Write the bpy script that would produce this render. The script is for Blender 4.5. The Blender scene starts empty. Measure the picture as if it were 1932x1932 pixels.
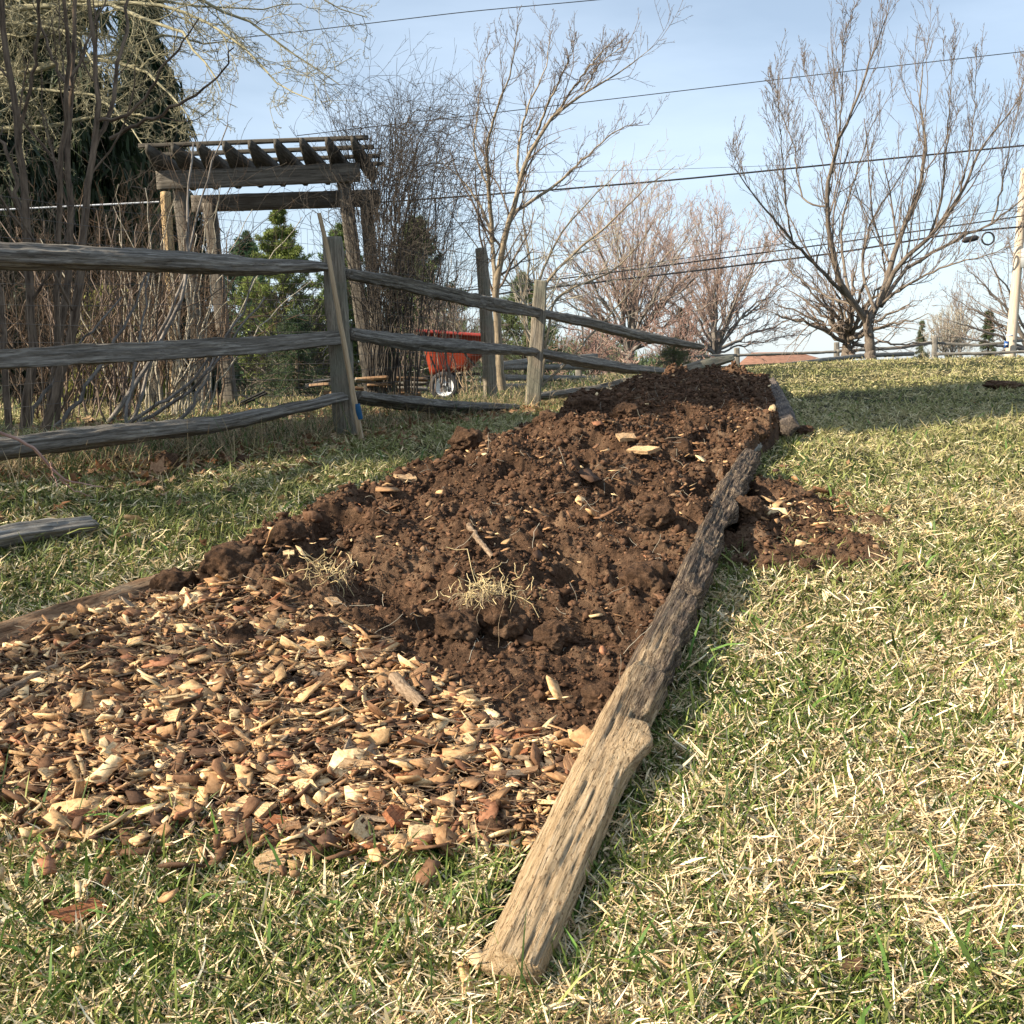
import bpy, math, random
import numpy as np
from mathutils import Vector, Matrix
random.seed(7); rng = np.random.default_rng(11)
sc = bpy.context.scene
col = sc.collection
# ------------------------------------------------------------------ camera
TH = math.radians(7.5); FOV = math.radians(49.7); F = 966/math.tan(FOV/2); ZC = .9
cd = bpy.data.cameras.new('camera'); cam = bpy.data.objects.new('camera', cd); col.objects.link(cam)
cam.location = (0, 0, ZC); cam.rotation_euler = (math.pi/2-TH, 0, 0)
cd.angle = FOV; cd.sensor_fit = 'HORIZONTAL'; cd.clip_start = .02; cd.clip_end = 1500
sc.camera = cam
# ------------------------------------------------------------------ sky and sun
TS = Vector((-.93, -.37, 0)).normalized(); EL = math.radians(31)
TS = Vector((TS.x*math.cos(EL), TS.y*math.cos(EL), math.sin(EL)))
w = bpy.data.worlds.new('World'); sc.world = w; w.use_nodes = True
nt = w.node_tree; nt.nodes.clear(); N = nt.nodes.new; LK = nt.links.new
out = N('ShaderNodeOutputWorld'); bg = N('ShaderNodeBackground'); sky = N('ShaderNodeTexSky')
sky.sky_type = 'NISHITA'; sky.sun_disc = False; sky.sun_elevation = EL
sky.sun_rotation = math.atan2(TS.x, TS.y); sky.air_density = 1.0; sky.dust_density = .6; sky.ozone_density = 1.4
tc = N('ShaderNodeTexCoord'); mp = N('ShaderNodeMapping'); mp.inputs['Scale'].default_value = (1.2, 1.2, 5)
mp.inputs['Rotation'].default_value = (.3, .35, 0)
nz = N('ShaderNodeTexNoise'); nz.inputs['Scale'].default_value = 1.6; nz.inputs['Detail'].default_value = 7
rp = N('ShaderNodeValToRGB'); rp.color_ramp.elements[0].position = .36; rp.color_ramp.elements[1].position = .78
rp.color_ramp.elements[0].color = (.26, .26, .26, 1); rp.color_ramp.elements[1].color = (.66, .66, .66, 1)
mx = N('ShaderNodeMixRGB'); mx.inputs['Color2'].default_value = (9.2, 10.9, 12.9, 1)
LK(tc.outputs['Generated'], mp.inputs[0]); LK(mp.outputs[0], nz.inputs['Vector']); LK(nz.outputs[0], rp.inputs[0])
LK(rp.outputs[0], mx.inputs[0]); LK(sky.outputs[0], mx.inputs['Color1']); LK(mx.outputs[0], bg.inputs[0])
bg.inputs[1].default_value = .058
LK(bg.outputs[0], out.inputs[0])
sl = bpy.data.lights.new('sun', 'SUN'); sl.energy = 5.0; sl.angle = math.radians(.5); sl.color = (1, .87, .68)
so = bpy.data.objects.new('sun', sl); col.objects.link(so); so.rotation_euler = TS.to_track_quat('Z', 'Y').to_euler(); so.location = TS*30
sc.view_settings.view_transform = 'Standard'; sc.view_settings.look = 'None'; sc.view_settings.exposure = 1.14
sc.render.engine = 'CYCLES'
sc.cycles.max_bounces = 6; sc.cycles.transparent_max_bounces = 8

# ------------------------------------------------------------------ terrain and photo geometry
SX = [-6, -1, .15, .7, 1.76, 2.8, 3.34, 4.9, 9, 20]; SS = [-.012, -.008, .002, .005, .022, .045, .054, .063, .070, .070]
def sstep(x): x = np.clip(x, 0, 1); return x*x*(3-2*x)
def ground(x, y):
    x = np.asarray(x, float); y = np.asarray(y, float)
    s = sum(np.interp(x+d, SX, SS) for d in (-.6, -.3, 0, .3, .6))/5
    a = y-6.0; sp = np.where(a > 4, a, np.log1p(np.exp(np.clip(a*2, -40, 40)))/2)
    k = np.clip((x+1)/3, 0, 1); yc = 12+(1-k)*14
    z = .12*(y-1.55)-.12*sp + s*sp
    b = np.maximum(y-yc, 0)
    z = z - (s+.012)*(b-2*(1-np.exp(-b/2)))
    bank = sstep((-x-.9)/1.1)
    z = z+.13*bank*np.clip((6-y)/2, 0, 1)*np.clip((y-2)/1.5, 0, 1)
    z = np.where(y < 1.0, z+.10*(1.0-y), z)
    return z
def G(x, y): return float(ground(x, y))
def ray(px, py):
    a = (px-966)/F; b = (966-py)/F
    return np.array([a, math.cos(TH)+b*math.sin(TH), -math.sin(TH)+b*math.cos(TH)])
def P(px, py, Y):
    d = ray(px, py); return d*(Y/d[1])+np.array([0, 0, ZC])
def PG(px, py, h=0):
    d = ray(px, py); d = d/d[1]; Y = np.arange(.8, 60, .01)
    p = d[None]*Y[:, None]+np.array([0, 0, ZC]); m = p[:, 2] <= ground(p[:, 0], p[:, 1])+h
    return p[m.argmax()] if m.any() else p[-1]

# ------------------------------------------------------------------ noise
def _h(i, j, k, seed):
    n = (i*374761393+j*668265263+k*2147483647+seed*974634777) & 0xffffffff
    n = ((n ^ (n >> 13))*1274126177) & 0xffffffff
    n = ((n ^ (n >> 16))*2246822519) & 0xffffffff
    return ((n ^ (n >> 15)) & 0xffffff)/float(0xffffff)*2-1
def noise(x, y, z=0, seed=0):
    x, y, z = np.broadcast_arrays(np.asarray(x, float), np.asarray(y, float), np.asarray(z, float))
    i = np.floor(x).astype(np.int64); j = np.floor(y).astype(np.int64); k = np.floor(z).astype(np.int64)
    u = sstep(x-i); v = sstep(y-j); q = sstep(z-k); r = 0
    for a in (0, 1):
        for b in (0, 1):
            for c in (0, 1):
                r = r+_h(i+a, j+b, k+c, seed)*(u if a else 1-u)*(v if b else 1-v)*(q if c else 1-q)
    return r
def fbm(x, y, z=0, oct=4, seed=0, gain=.5):
    r = 0; a = 1
    for o in range(oct):
        r = r+a*noise(np.asarray(x)*2**o+o*7.3, np.asarray(y)*2**o, np.asarray(z)*2**o, seed+o); a *= gain
    return r

# ------------------------------------------------------------------ objects
def tag(o, label=None, cat=None, group=None, kind=None):
    for k, v in (('label', label), ('category', cat), ('group', group), ('kind', kind)):
        if v: o[k] = v
    return o
def empty(name, loc=(0, 0, 0)):
    o = bpy.data.objects.new(name, None); o.empty_display_size = .1; o.location = tuple(float(c) for c in loc); col.objects.link(o); return o
def mesh_obj(name, V, faces, mat, parent=None, gc=None, cols=None, smooth=True, origin=None, mi=None):
    """faces: list of arrays (n,k); V world coords. origin: object origin (world)."""
    V = np.asarray(V, np.float32)
    org = np.array(origin, float) if origin is not None else (np.array(parent.location) if parent is not None else np.array([V[:, 0].mean(), V[:, 1].mean(), V[:, 2].min()]))
    poff = np.array(parent.location) if parent is not None else 0
    me = bpy.data.meshes.new(name)
    if not isinstance(faces, list): faces = [faces]
    faces = [np.asarray(f, np.int32) for f in faces if len(f)]
    loops = np.concatenate([f.ravel() for f in faces]); tot = np.concatenate([np.full(len(f), f.shape[1], np.int32) for f in faces])
    start = np.concatenate([[0], np.cumsum(tot)[:-1]]).astype(np.int32)
    me.vertices.add(len(V)); me.vertices.foreach_set('co', (V-org.astype(np.float32)).ravel())
    me.loops.add(len(loops)); me.loops.foreach_set('vertex_index', loops)
    me.polygons.add(len(tot)); me.polygons.foreach_set('loop_start', start); me.polygons.foreach_set('loop_total', tot)
    if smooth: me.polygons.foreach_set('use_smooth', np.ones(len(tot), bool))
    for m in (mat if isinstance(mat, (list, tuple)) else [mat]): me.materials.append(m)
    if mi is not None: me.polygons.foreach_set('material_index', np.asarray(mi, np.int32))
    me.update(calc_edges=True); me.validate()
    if gc is not None:
        a = me.attributes.new('gc', 'FLOAT_VECTOR', 'POINT'); a.data.foreach_set('vector', np.asarray(gc, np.float32).ravel())
    if cols is not None:
        a = me.attributes.new('tint', 'FLOAT_COLOR', 'POINT')
        c = np.ones((len(V), 4), np.float32); c[:, :3] = cols; a.data.foreach_set('color', c.ravel())
    o = bpy.data.objects.new(name, me); col.objects.link(o)
    if parent is not None: o.parent = parent
    o.location = tuple(org-poff)
    return o

# ------------------------------------------------------------------ materials
def mat(name, build):
    m = bpy.data.materials.new(name); m.use_nodes = True; t = m.node_tree; t.nodes.clear()
    o = t.nodes.new('ShaderNodeOutputMaterial'); b = t.nodes.new('ShaderNodeBsdfPrincipled'); t.links.new(b.outputs[0], o.inputs[0])
    b.inputs['Specular IOR Level'].default_value = .2
    build(t, b); return m
def nnoise(t, vec, scale, detail=6, rough=.6, stretch=None):
    if stretch:
        mp = t.nodes.new('ShaderNodeMapping'); mp.inputs['Scale'].default_value = stretch; t.links.new(vec, mp.inputs[0]); vec = mp.outputs[0]
    n = t.nodes.new('ShaderNodeTexNoise'); n.inputs['Scale'].default_value = scale; n.inputs['Detail'].default_value = detail; n.inputs['Roughness'].default_value = rough
    t.links.new(vec, n.inputs['Vector']); return n.outputs[0]
def ramp(t, fac, stops):
    r = t.nodes.new('ShaderNodeValToRGB'); e = r.color_ramp.elements
    e[0].position, e[0].color = stops[0][0], (*stops[0][1], 1); e[1].position, e[1].color = stops[-1][0], (*stops[-1][1], 1)
    for p, c in stops[1:-1]: x = e.new(p); x.color = (*c, 1)
    t.links.new(fac, r.inputs[0]); return r.outputs[0]
def mixc(t, fac, a, b, mode='MIX'):
    m = t.nodes.new('ShaderNodeMixRGB'); m.blend_type = mode
    for s, v in ((0, fac), (1, a), (2, b)):
        if hasattr(v, 'is_output'): t.links.new(v, m.inputs[s])
        else: m.inputs[s].default_value = v if s == 0 else (*v, 1)
    return m.outputs[0]
def bump(t, b, h, dist, strength=1.0, prev=None):
    n = t.nodes.new('ShaderNodeBump'); n.inputs['Distance'].default_value = dist; n.inputs['Strength'].default_value = strength
    t.links.new(h, n.inputs['Height'])
    if prev is not None: t.links.new(prev, n.inputs['Normal'])
    t.links.new(n.outputs[0], b.inputs['Normal']); return n.outputs[0]
def attr(t, name, o='Vector'):
    a = t.nodes.new('ShaderNodeAttribute'); a.attribute_name = name; return a.outputs[o]
def objc(t):
    return t.nodes.new('ShaderNodeTexCoord').outputs['Object']
def wood(name, dark, mid, light, stretch=(1.2, 26, 26), patch=None, bd=.006, fine=1.0):
    def f(t, b):
        v = attr(t, 'gc'); n = nnoise(t, v, 3.0, 8, .68, stretch); n2 = nnoise(t, v, 9.0, 5, .6, (stretch[0]*1.5, stretch[1]*1.2, stretch[2]*1.2))
        c = ramp(t, n, [(.32, dark), (.5, mid), (.68, light)])
        big = nnoise(t, v, 5, 4, .6)
        if patch: c = mixc(t, ramp(t, big, [(.45, (0, 0, 0)), (.62, (1, 1, 1))]), c, mixc(t, .75, c, patch))
        crack = ramp(t, n2, [(.33, (.25, .22, .2)), (.44, (1, 1, 1))])
        c = mixc(t, .85*fine, c, crack, 'MULTIPLY')
        t.links.new(c, b.inputs['Base Color']); b.inputs['Roughness'].default_value = .88
        p = bump(t, b, n, bd, 1); bump(t, b, n2, bd*.5, 1, p)
    return mat(name, f)
M = {}
M['rail'] = wood('weathered_grey_wood', (.045, .038, .030), (.15, .132, .11), (.34, .31, .26), stretch=(.9, 34, 34), bd=.005)
M['post'] = wood('split_post_wood', (.06, .05, .04), (.20, .17, .13), (.38, .33, .26), stretch=(.8, 34, 34), patch=(.17, .17, .13))
M['beam'] = wood('arbor_wood', (.055, .047, .038), (.13, .115, .095), (.24, .215, .18), stretch=(.8, 18, 18), bd=.002)
M['log'] = wood('rotting_rail_wood', (.22, .13, .065), (.47, .33, .19), (.70, .53, .35), stretch=(1.1, 40, 40), bd=.008)
M['log2'] = wood('dark_rotten_wood', (.05, .038, .03), (.17, .135, .11), (.42, .33, .24), stretch=(1.8, 36, 36), patch=(.06, .052, .05), bd=.012)
M['logr'] = wood('reddish_rotten_wood', (.10, .05, .025), (.28, .17, .095), (.44, .32, .2), stretch=(2.4, 22, 22), bd=.01)
M['greylog'] = wood('pale_grey_wood', (.07, .062, .052), (.21, .195, .17), (.38, .36, .32), stretch=(.9, 34, 34), bd=.006)
M['rafter'] = wood('dark_arbor_wood', (.03, .027, .022), (.075, .067, .055), (.13, .12, .10), stretch=(.8, 18, 18), bd=.002)
M['tanpost'] = wood('tan_post_wood', (.22, .15, .07), (.42, .30, .16), (.56, .44, .27), bd=.003)
M['pole'] = wood('utility_pole_wood', (.38, .30, .22), (.56, .46, .35), (.66, .58, .48), stretch=(.3, 14, 14), bd=.004, fine=.4)
M['straw'] = wood('straw', (.45, .34, .16), (.62, .49, .26), (.72, .6, .36), fine=.2)
M['stick'] = wood('dry_stick', (.22, .15, .08), (.40, .30, .19), (.52, .42, .3), bd=.002, fine=.5)
def logmix(t, b):
    v = attr(t, 'gc'); n = nnoise(t, v, 3.0, 9, .78, (1.6, 48, 48)); n2 = nnoise(t, v, 7, 7, .7, (1.5, 50, 50)); n4 = nnoise(t, v, 60, 4, .6, (1, 3, 3)); big = nnoise(t, v, 3, 5, .65, (1, 5, 5))
    tan = ramp(t, n, [(.3, (.30, .19, .10)), (.5, (.58, .42, .25)), (.68, (.78, .62, .42))]); dk = ramp(t, n, [(.34, (.04, .032, .025)), (.50, (.13, .10, .08)), (.58, (.32, .24, .16)), (.66, (.52, .38, .24))])
    sp = t.nodes.new('ShaderNodeSeparateXYZ'); t.links.new(v, sp.inputs[0]); m = t.nodes.new('ShaderNodeMath'); m.operation = 'MULTIPLY_ADD'; t.links.new(big, m.inputs[0]); m.inputs[1].default_value = 1.9; t.links.new(sp.outputs[0], m.inputs[2])
    f = t.nodes.new('ShaderNodeMapRange'); t.links.new(m.outputs[0], f.inputs[0]); f.inputs[1].default_value = 4*3.1+1.55; f.inputs[2].default_value = 4*3.1+2.15
    c = mixc(t, f.outputs[0], tan, dk); c = mixc(t, .9, c, ramp(t, n2, [(.36, (.16, .11, .07)), (.40, (1, 1, 1))]), 'MULTIPLY')
    c = mixc(t, .8, c, ramp(t, n4, [(.33, (.3, .22, .16)), (.42, (1, 1, 1))]), 'MULTIPLY')
    t.links.new(c, b.inputs['Base Color']); b.inputs['Roughness'].default_value = .95; b.inputs['Specular IOR Level'].default_value = .08; p = bump(t, b, n, .012); bump(t, b, ramp(t, n2, [(.36, (0, 0, 0)), (.46, (1, 1, 1))]), .012, 1, p)
M['logmix'] = mat('border_rail_wood', logmix)
def barkm(name, a, b_, bd=.004, sc_=(2, 14, 14)):
    def f(t, b):
        v = attr(t, 'gc'); n = nnoise(t, v, 4, 6, .65, sc_)
        c = ramp(t, n, [(.35, a), (.65, b_)]); t.links.new(c, b.inputs['Base Color']); b.inputs['Roughness'].default_value = .9; bump(t, b, n, bd)
    return mat(name, f)
M['bark_brown'] = barkm('bark_brown', (.07, .055, .045), (.22, .18, .14), .01)
M['bark_tan'] = barkm('bark_tan', (.13, .105, .075), (.36, .29, .2), .006)
M['bark_lichen'] = barkm('bark_lichen', (.12, .11, .065), (.38, .35, .23), .005)
M['bark_grey'] = barkm('bark_grey', (.10, .088, .078), (.29, .26, .23), .003)
M['stick_bark'] = barkm('stick_bark', (.10, .065, .04), (.34, .25, .17), .004, (12, 60, 60))
M['stem_red'] = barkm('stem_reddish', (.055, .038, .027), (.21, .155, .11), .002)
M['twig_brown'] = barkm('twig_brown', (.13, .095, .075), (.30, .235, .19), .001)
M['twig_red'] = barkm('twig_reddish', (.20, .12, .10), (.42, .28, .23), .001)
M['twig_rosy'] = barkm('twig_rosy', (.24, .17, .14), (.44, .33, .28), .001)
M['twig_umber'] = barkm('twig_umber', (.08, .062, .05), (.22, .175, .14), .001)
M['twig_russet'] = barkm('twig_russet', (.045, .03, .02), (.15, .10, .065), .001)
M['twig_dark'] = barkm('twig_dark', (.028, .024, .020), (.085, .072, .06), .001)
M['twig_pale'] = barkm('twig_pale', (.28, .25, .19), (.46, .42, .34), .001)
def plain(name, c, rough=.7, metal=0, var=.25, scale=30, spec=.2, bd=0):
    def f(t, b):
        n = nnoise(t, objc(t), scale, 5)
        c2 = tuple(x*(1-var) for x in c); c3 = tuple(min(1, x*(1+var)) for x in c)
        t.links.new(ramp(t, n, [(.3, c2), (.7, c3)]), b.inputs['Base Color'])
        b.inputs['Roughness'].default_value = rough; b.inputs['Metallic'].default_value = metal; b.inputs['Specular IOR Level'].default_value = spec
        if bd: bump(t, b, n, bd)
    return mat(name, f)
M['wire'] = plain('dark_wire', (.03, .03, .032), .6)
M['galv'] = plain('galvanised_wire', (.09, .085, .08), .5)
M['cart'] = plain('orange_red_plastic', (.27, .038, .016), .45, spec=.4, var=.12, scale=6)
M['cartrim'] = plain('red_plastic_rim', (.28, .04, .03), .45, spec=.4, var=.1)
M['rubber'] = plain('tyre_rubber', (.05, .05, .052), .8)
M['rim'] = plain('white_wheel_rim', (.72, .74, .76), .4, var=.06, scale=12)
M['black'] = plain('black_strap', (.015, .015, .016), .6)
M['blue'] = plain('blue_tape', (.015, .075, .16), .5)
M['green'] = plain('green_copper_paint', (.13, .22, .17), .7)
M['cable'] = plain('pale_cable', (.75, .77, .8), .5, var=.05)
M['roof'] = plain('brown_shingles', (.25, .13, .085), .9, scale=4, var=.3)
M['wall'] = plain('tan_siding', (.4, .34, .27), .8)
M['box'] = plain('grey_metal_box', (.35, .37, .38), .5)
M['sign'] = plain('blue_sign', (.03, .10, .30), .5, var=.05); M['white'] = plain('white_paint', (.8, .8, .8), .5, var=.04)
def tintm(name, rough=.7, transl=.0, bd=0, mul=None, spec=.25):
    def f(t, b):
        c = attr(t, 'tint', 'Color')
        if mul:
            n = nnoise(t, objc(t), mul, 5, .65); c = mixc(t, 1, c, ramp(t, n, [(.35, (.6, .55, .5)), (.6, (1.1, 1.1, 1.1))]), 'MULTIPLY')
            if bd: bump(t, b, n, bd)
        t.links.new(c, b.inputs['Base Color']); b.inputs['Roughness'].default_value = rough; b.inputs['Specular IOR Level'].default_value = spec
        if transl:
            tr = t.nodes.new('ShaderNodeBsdfTranslucent'); t.links.new(c, tr.inputs[0]); m = t.nodes.new('ShaderNodeMixShader'); m.inputs[0].default_value = transl
            t.links.new(b.outputs[0], m.inputs[1]); t.links.new(tr.outputs[0], m.inputs[2])
            t.links.new(m.outputs[0], [n for n in t.nodes if n.type == 'OUTPUT_MATERIAL'][0].inputs[0])
    return mat(name, f)
M['blade'] = tintm('grass_blades', .6, .15)
M['needle'] = tintm('needles', .6, .25)
M['leaf'] = tintm('dry_leaves', .7, .2, mul=60)
M['bits'] = tintm('mulch_bits', .8, 0, .002, mul=70)
M['crumb'] = tintm('soil_crumbs', .95, 0, .003, mul=90, spec=.1)
def gsoil(t, b):
    v = objc(t); n = nnoise(t, v, 5, 8, .7); n2 = nnoise(t, v, 60, 6, .7); n3 = nnoise(t, v, 260, 4, .7)
    c = ramp(t, n, [(.35, (.056, .033, .021)), (.50, (.12, .072, .045)), (.66, (.23, .15, .095))])
    c = mixc(t, .8, c, ramp(t, n2, [(.34, (.35, .35, .35)), (.62, (1.25, 1.2, 1.15))]), 'MULTIPLY')
    c = mixc(t, ramp(t, n3, [(.70, (0, 0, 0)), (.76, (.35, .35, .35))]), c, (.42, .30, .2))
    t.links.new(c, b.inputs['Base Color']); b.inputs['Roughness'].default_value = .95; b.inputs['Specular IOR Level'].default_value = .12
    p = bump(t, b, n2, .02, .9); bump(t, b, n3, .006, .8, p)
M['soil'] = mat('dark_crumbly_soil', gsoil)
M['clod'] = mat('clod_soil', gsoil)
def gground(t, b):
    v = objc(t); n = nnoise(t, v, 1.3, 5, .6); n2 = nnoise(t, v, 45, 8, .75); n3 = nnoise(t, v, 9, 6, .7)
    c = ramp(t, n2, [(.36, (.012, .014, .006)), (.5, (.035, .034, .016)), (.64, (.13, .11, .06))])
    c2 = ramp(t, n2, [(.36, (.010, .018, .005)), (.5, (.026, .038, .012)), (.66, (.11, .10, .05))])
    c = mixc(t, ramp(t, n, [(.4, (0, 0, 0)), (.6, (1, 1, 1))]), c, c2)
    c = mixc(t, .5, c, ramp(t, n3, [(.35, (.6, .6, .6)), (.6, (1.2, 1.2, 1.2))]), 'MULTIPLY')
    t.links.new(c, b.inputs['Base Color']); b.inputs['Roughness'].default_value = .95; b.inputs['Specular IOR Level'].default_value = .1; bump(t, b, n2, .03, .8)
M['ground'] = mat('thatch_ground', gground)

# ------------------------------------------------------------------ tube collector
class Tubes:
    def __init__(s): s.b = []
    def add(s, Pt, R, sides=4):
        Pt = np.asarray(Pt, float); R = np.asarray(R, float)
        if Pt.ndim == 2: Pt = Pt[None]; R = np.broadcast_to(R, Pt.shape[1])[None] if R.ndim < 2 else R
        s.b.append((Pt, np.broadcast_to(R, Pt.shape[:2]), sides)); return s
    def build(s, name, m, parent=None, origin=None, smooth=True):
        VV, FF, GC, off = [], [], [], 0
        for Pt, R, n in s.b:
            K, L, _ = Pt.shape
            if K == 0: continue
            T = np.gradient(Pt, axis=1); T /= np.linalg.norm(T, axis=2, keepdims=True)+1e-9
            D = Pt[:, -1]-Pt[:, 0]; D /= np.linalg.norm(D, axis=1, keepdims=True)+1e-9
            ref = np.where(np.abs(D[:, 2:3]) > .75, np.array([[1., 0, 0]]), np.array([[0, 0, 1.]]))[:, None]
            U = np.cross(T, ref); U /= np.linalg.norm(U, axis=2, keepdims=True)+1e-9; W = np.cross(U, T)
            a = np.arange(n)/n*2*math.pi; ca = np.cos(a)[None, None, :, None]; sa = np.sin(a)[None, None, :, None]
            V = Pt[:, :, None]+R[:, :, None, None]*(U[:, :, None]*ca+W[:, :, None]*sa)
            seg = np.concatenate([np.zeros((K, 1)), np.cumsum(np.linalg.norm(np.diff(Pt, axis=1), axis=2), axis=1)], 1)+rng.random((K, 1))*50
            g = np.stack([np.broadcast_to(seg[:, :, None], (K, L, n)), np.broadcast_to(R[:, :, None]*ca[..., 0], (K, L, n)), np.broadcast_to(R[:, :, None]*sa[..., 0], (K, L, n))], -1)
            idx = np.arange(K*L*n).reshape(K, L, n)+off; nx = np.roll(idx, -1, 2)
            FF.append(np.stack([idx[:, :-1], nx[:, :-1], nx[:, 1:], idx[:, 1:]], -1).reshape(-1, 4))
            VV.append(V.reshape(-1, 3)); GC.append(g.reshape(-1, 3)); off += K*L*n
        return mesh_obj(name, np.concatenate(VV), [np.concatenate(FF)], m, parent, gc=np.concatenate(GC), origin=origin, smooth=smooth)
def resample(pts, n, wob=0):
    p = np.asarray(pts, float); d = np.concatenate([[0], np.cumsum(np.linalg.norm(np.diff(p, axis=0), axis=1))]); t = np.linspace(0, d[-1], n)
    # smooth: catmull-like by averaging a fine linear resample
    q = np.stack([np.interp(t, d, p[:, k]) for k in range(3)], 1)
    for _ in range(2): q[1:-1] = q[1:-1]*.5+(q[:-2]+q[2:])*.25
    if wob: q[1:-1] += rng.normal(0, wob, (n-2, 3))
    return q
def unit(v): return v/(np.linalg.norm(v, axis=-1, keepdims=True)+1e-9)
def grow(Pp, Rp, m, ratio, ang, up=.1, wig=.15, tmin=.15, tmax=1, n=7, rr=.55, rmin=.001, L=None, taper=.35, droop=0, lvar=.35):
    """children of branches Pp (K,N,3): m each"""
    K, Nn, _ = Pp.shape; tot = K*m
    id_ = np.repeat(np.arange(K), m); t = tmin+(tmax-tmin)*((np.tile(np.arange(m), K)+rng.random(tot))/m)
    f = t*(Nn-1); i = np.minimum(f.astype(int), Nn-2); fr = (f-i)[:, None]
    pos = Pp[id_, i]*(1-fr)+Pp[id_, i+1]*fr; d = unit(Pp[id_, i+1]-Pp[id_, i])
    r = (Rp[id_, i]*(1-fr[:, 0])+Rp[id_, i+1]*fr[:, 0])*rr; r = np.maximum(r, rmin)
    plen = np.linalg.norm(np.diff(Pp, axis=1), axis=2).sum(1)[id_]
    ln = (plen if L is None else L)*ratio*(1-.55*t)*(1+lvar*rng.normal(size=tot)).clip(.35, 1.9)
    q = unit(np.cross(d, unit(rng.normal(size=(tot, 3))))); a = np.radians(ang*(1+.25*rng.normal(size=tot)))[:, None]
    dd = unit(d*np.cos(a)+q*np.sin(a)); st = (ln/(n-1))[:, None]
    pts = [pos]
    for k in range(1, n):
        dd = unit(dd+rng.normal(size=(tot, 3))*wig+np.array([0, 0, up-droop*k/n])); pts.append(pts[-1]+dd*st)
    Pt = np.stack(pts, 1); Rt = r[:, None]*np.linspace(1, taper, n)[None]; Rt = np.maximum(Rt, rmin*.7)
    return Pt, Rt
def mains(limbs, Y0, n=18, wob=.0, dspread=1.0, conv=None, r=None, flat=None):
    """limbs: list of (pixel polyline, r0, r1, depth offset at its end)"""
    A, B = [], []
    for pl, r0, r1, dy in limbs:
        pts = []; m = len(pl)
        for k, (a, b) in enumerate(pl):
            if conv: a, b = conv(a, b)
            pts.append(P(a, b, Y0+dy*dspread*k/(m-1)))
        A.append(resample(pts, n, wob)); B.append(np.linspace(r0, r1, n))
    return np.stack(A), np.stack(B)

# ------------------------------------------------------------------ lofted beam / rail / log
def loft(name, pts, W, H, m, parent=None, sides=20, n=60, facets=5, amp=.004, gamp=.003, seed=0, square=False, taper=None, prof=None, cap=True, roll=0, boxy=.0, up=None):
    p = resample(pts, n) if len(pts) < n else np.asarray(pts)
    T = unit(np.gradient(p, axis=0)); vert = abs(unit(p[-1]-p[0])[2]) > .8
    ref = np.array([0, -1., 0]) if vert else np.array([0, 0, 1.])
    if up is not None: ref = np.array(up, float)
    U = unit(np.cross(T, ref)); Wv = np.cross(U, T)
    rs = np.random.default_rng(seed+100)
    if square:
        c = .93; cs = np.array([[1, -c], [1, c], [c, 1], [-c, 1], [-1, c], [-1, -c], [-c, -1], [c, -1]])
    else:
        a0 = np.sort((np.arange(facets)+rs.uniform(-.28, .28, facets))/facets*2*math.pi+rs.random()*6)
        cs = np.stack([np.cos(a0), np.sin(a0)], 1)*(rs.uniform(.92, 1.12, facets)[:, None])
    # resample the closed polygon
    cc = np.vstack([cs, cs[:1]]); d = np.concatenate([[0], np.cumsum(np.linalg.norm(np.diff(cc, axis=0), axis=1))])
    t = np.linspace(0, d[-1], sides, endpoint=False); cs = np.stack([np.interp(t, d, cc[:, k]) for k in (0, 1)], 1)
    if not square: cs -= (cs.max(0)+cs.min(0))/2; cs /= np.abs(cs).max(0)
    ca, sa = math.cos(roll), math.sin(roll); 
    s = np.concatenate([[0], np.cumsum(np.linalg.norm(np.diff(p, axis=0), axis=1))]); u = s/s[-1]
    Wn = np.interp(u, np.linspace(0, 1, len(np.atleast_1d(W))), np.atleast_1d(W))/2; Hn = np.interp(u, np.linspace(0, 1, len(np.atleast_1d(H))), np.atleast_1d(H))/2
    X = cs[None, :, 0]*Wn[:, None]; Z = cs[None, :, 1]*Hn[:, None]
    ang = np.arctan2(cs[:, 1], cs[:, 0])[None]; S = s[:, None]
    rad = np.hypot(X, Z)+1e-6
    dsp = amp*fbm(S*7, np.cos(ang)*1.6, np.sin(ang)*1.6, 3, seed)+gamp*noise(S*5, X*130, Z*130, seed+5)+gamp*.7*noise(S*22, X*230, Z*230, seed+9)
    if prof is not None: dsp = dsp+prof(u[:, None], ang, X, Z)
    k = 1+dsp/rad; X = X*k; Z = Z*k
    if roll: X, Z = X*ca-Z*sa, X*sa+Z*ca
    V = p[:, None]+U[:, None]*X[..., None]+Wv[:, None]*Z[..., None]
    g = np.stack([np.broadcast_to(S, X.shape)+seed*3.1, X, Z], -1)
    idx = np.arange(n*sides).reshape(n, sides); nx = np.roll(idx, -1, 1)
    F4 = np.stack([idx[:-1], nx[:-1], nx[1:], idx[1:]], -1).reshape(-1, 4)
    V = V.reshape(-1, 3); g = g.reshape(-1, 3); fc = [F4]
    if cap:
        a = len(V); e0 = V[:sides].mean(0)-T[0]*.004; e1 = V[-sides:].mean(0)+T[-1]*.004
        V = np.vstack([V, e0, e1]); g = np.vstack([g, g[:sides].mean(0), g[-sides:-1].mean(0)])
        i = np.arange(sides); j = (i+1) % sides
        fc.append(np.stack([j, i, np.full(sides, a)], 1)); fc.append(np.stack([i+(n-1)*sides, j+(n-1)*sides, np.full(sides, a+1)], 1))
    return mesh_obj(name, V, fc, m, parent, gc=g, smooth=not square)

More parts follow.
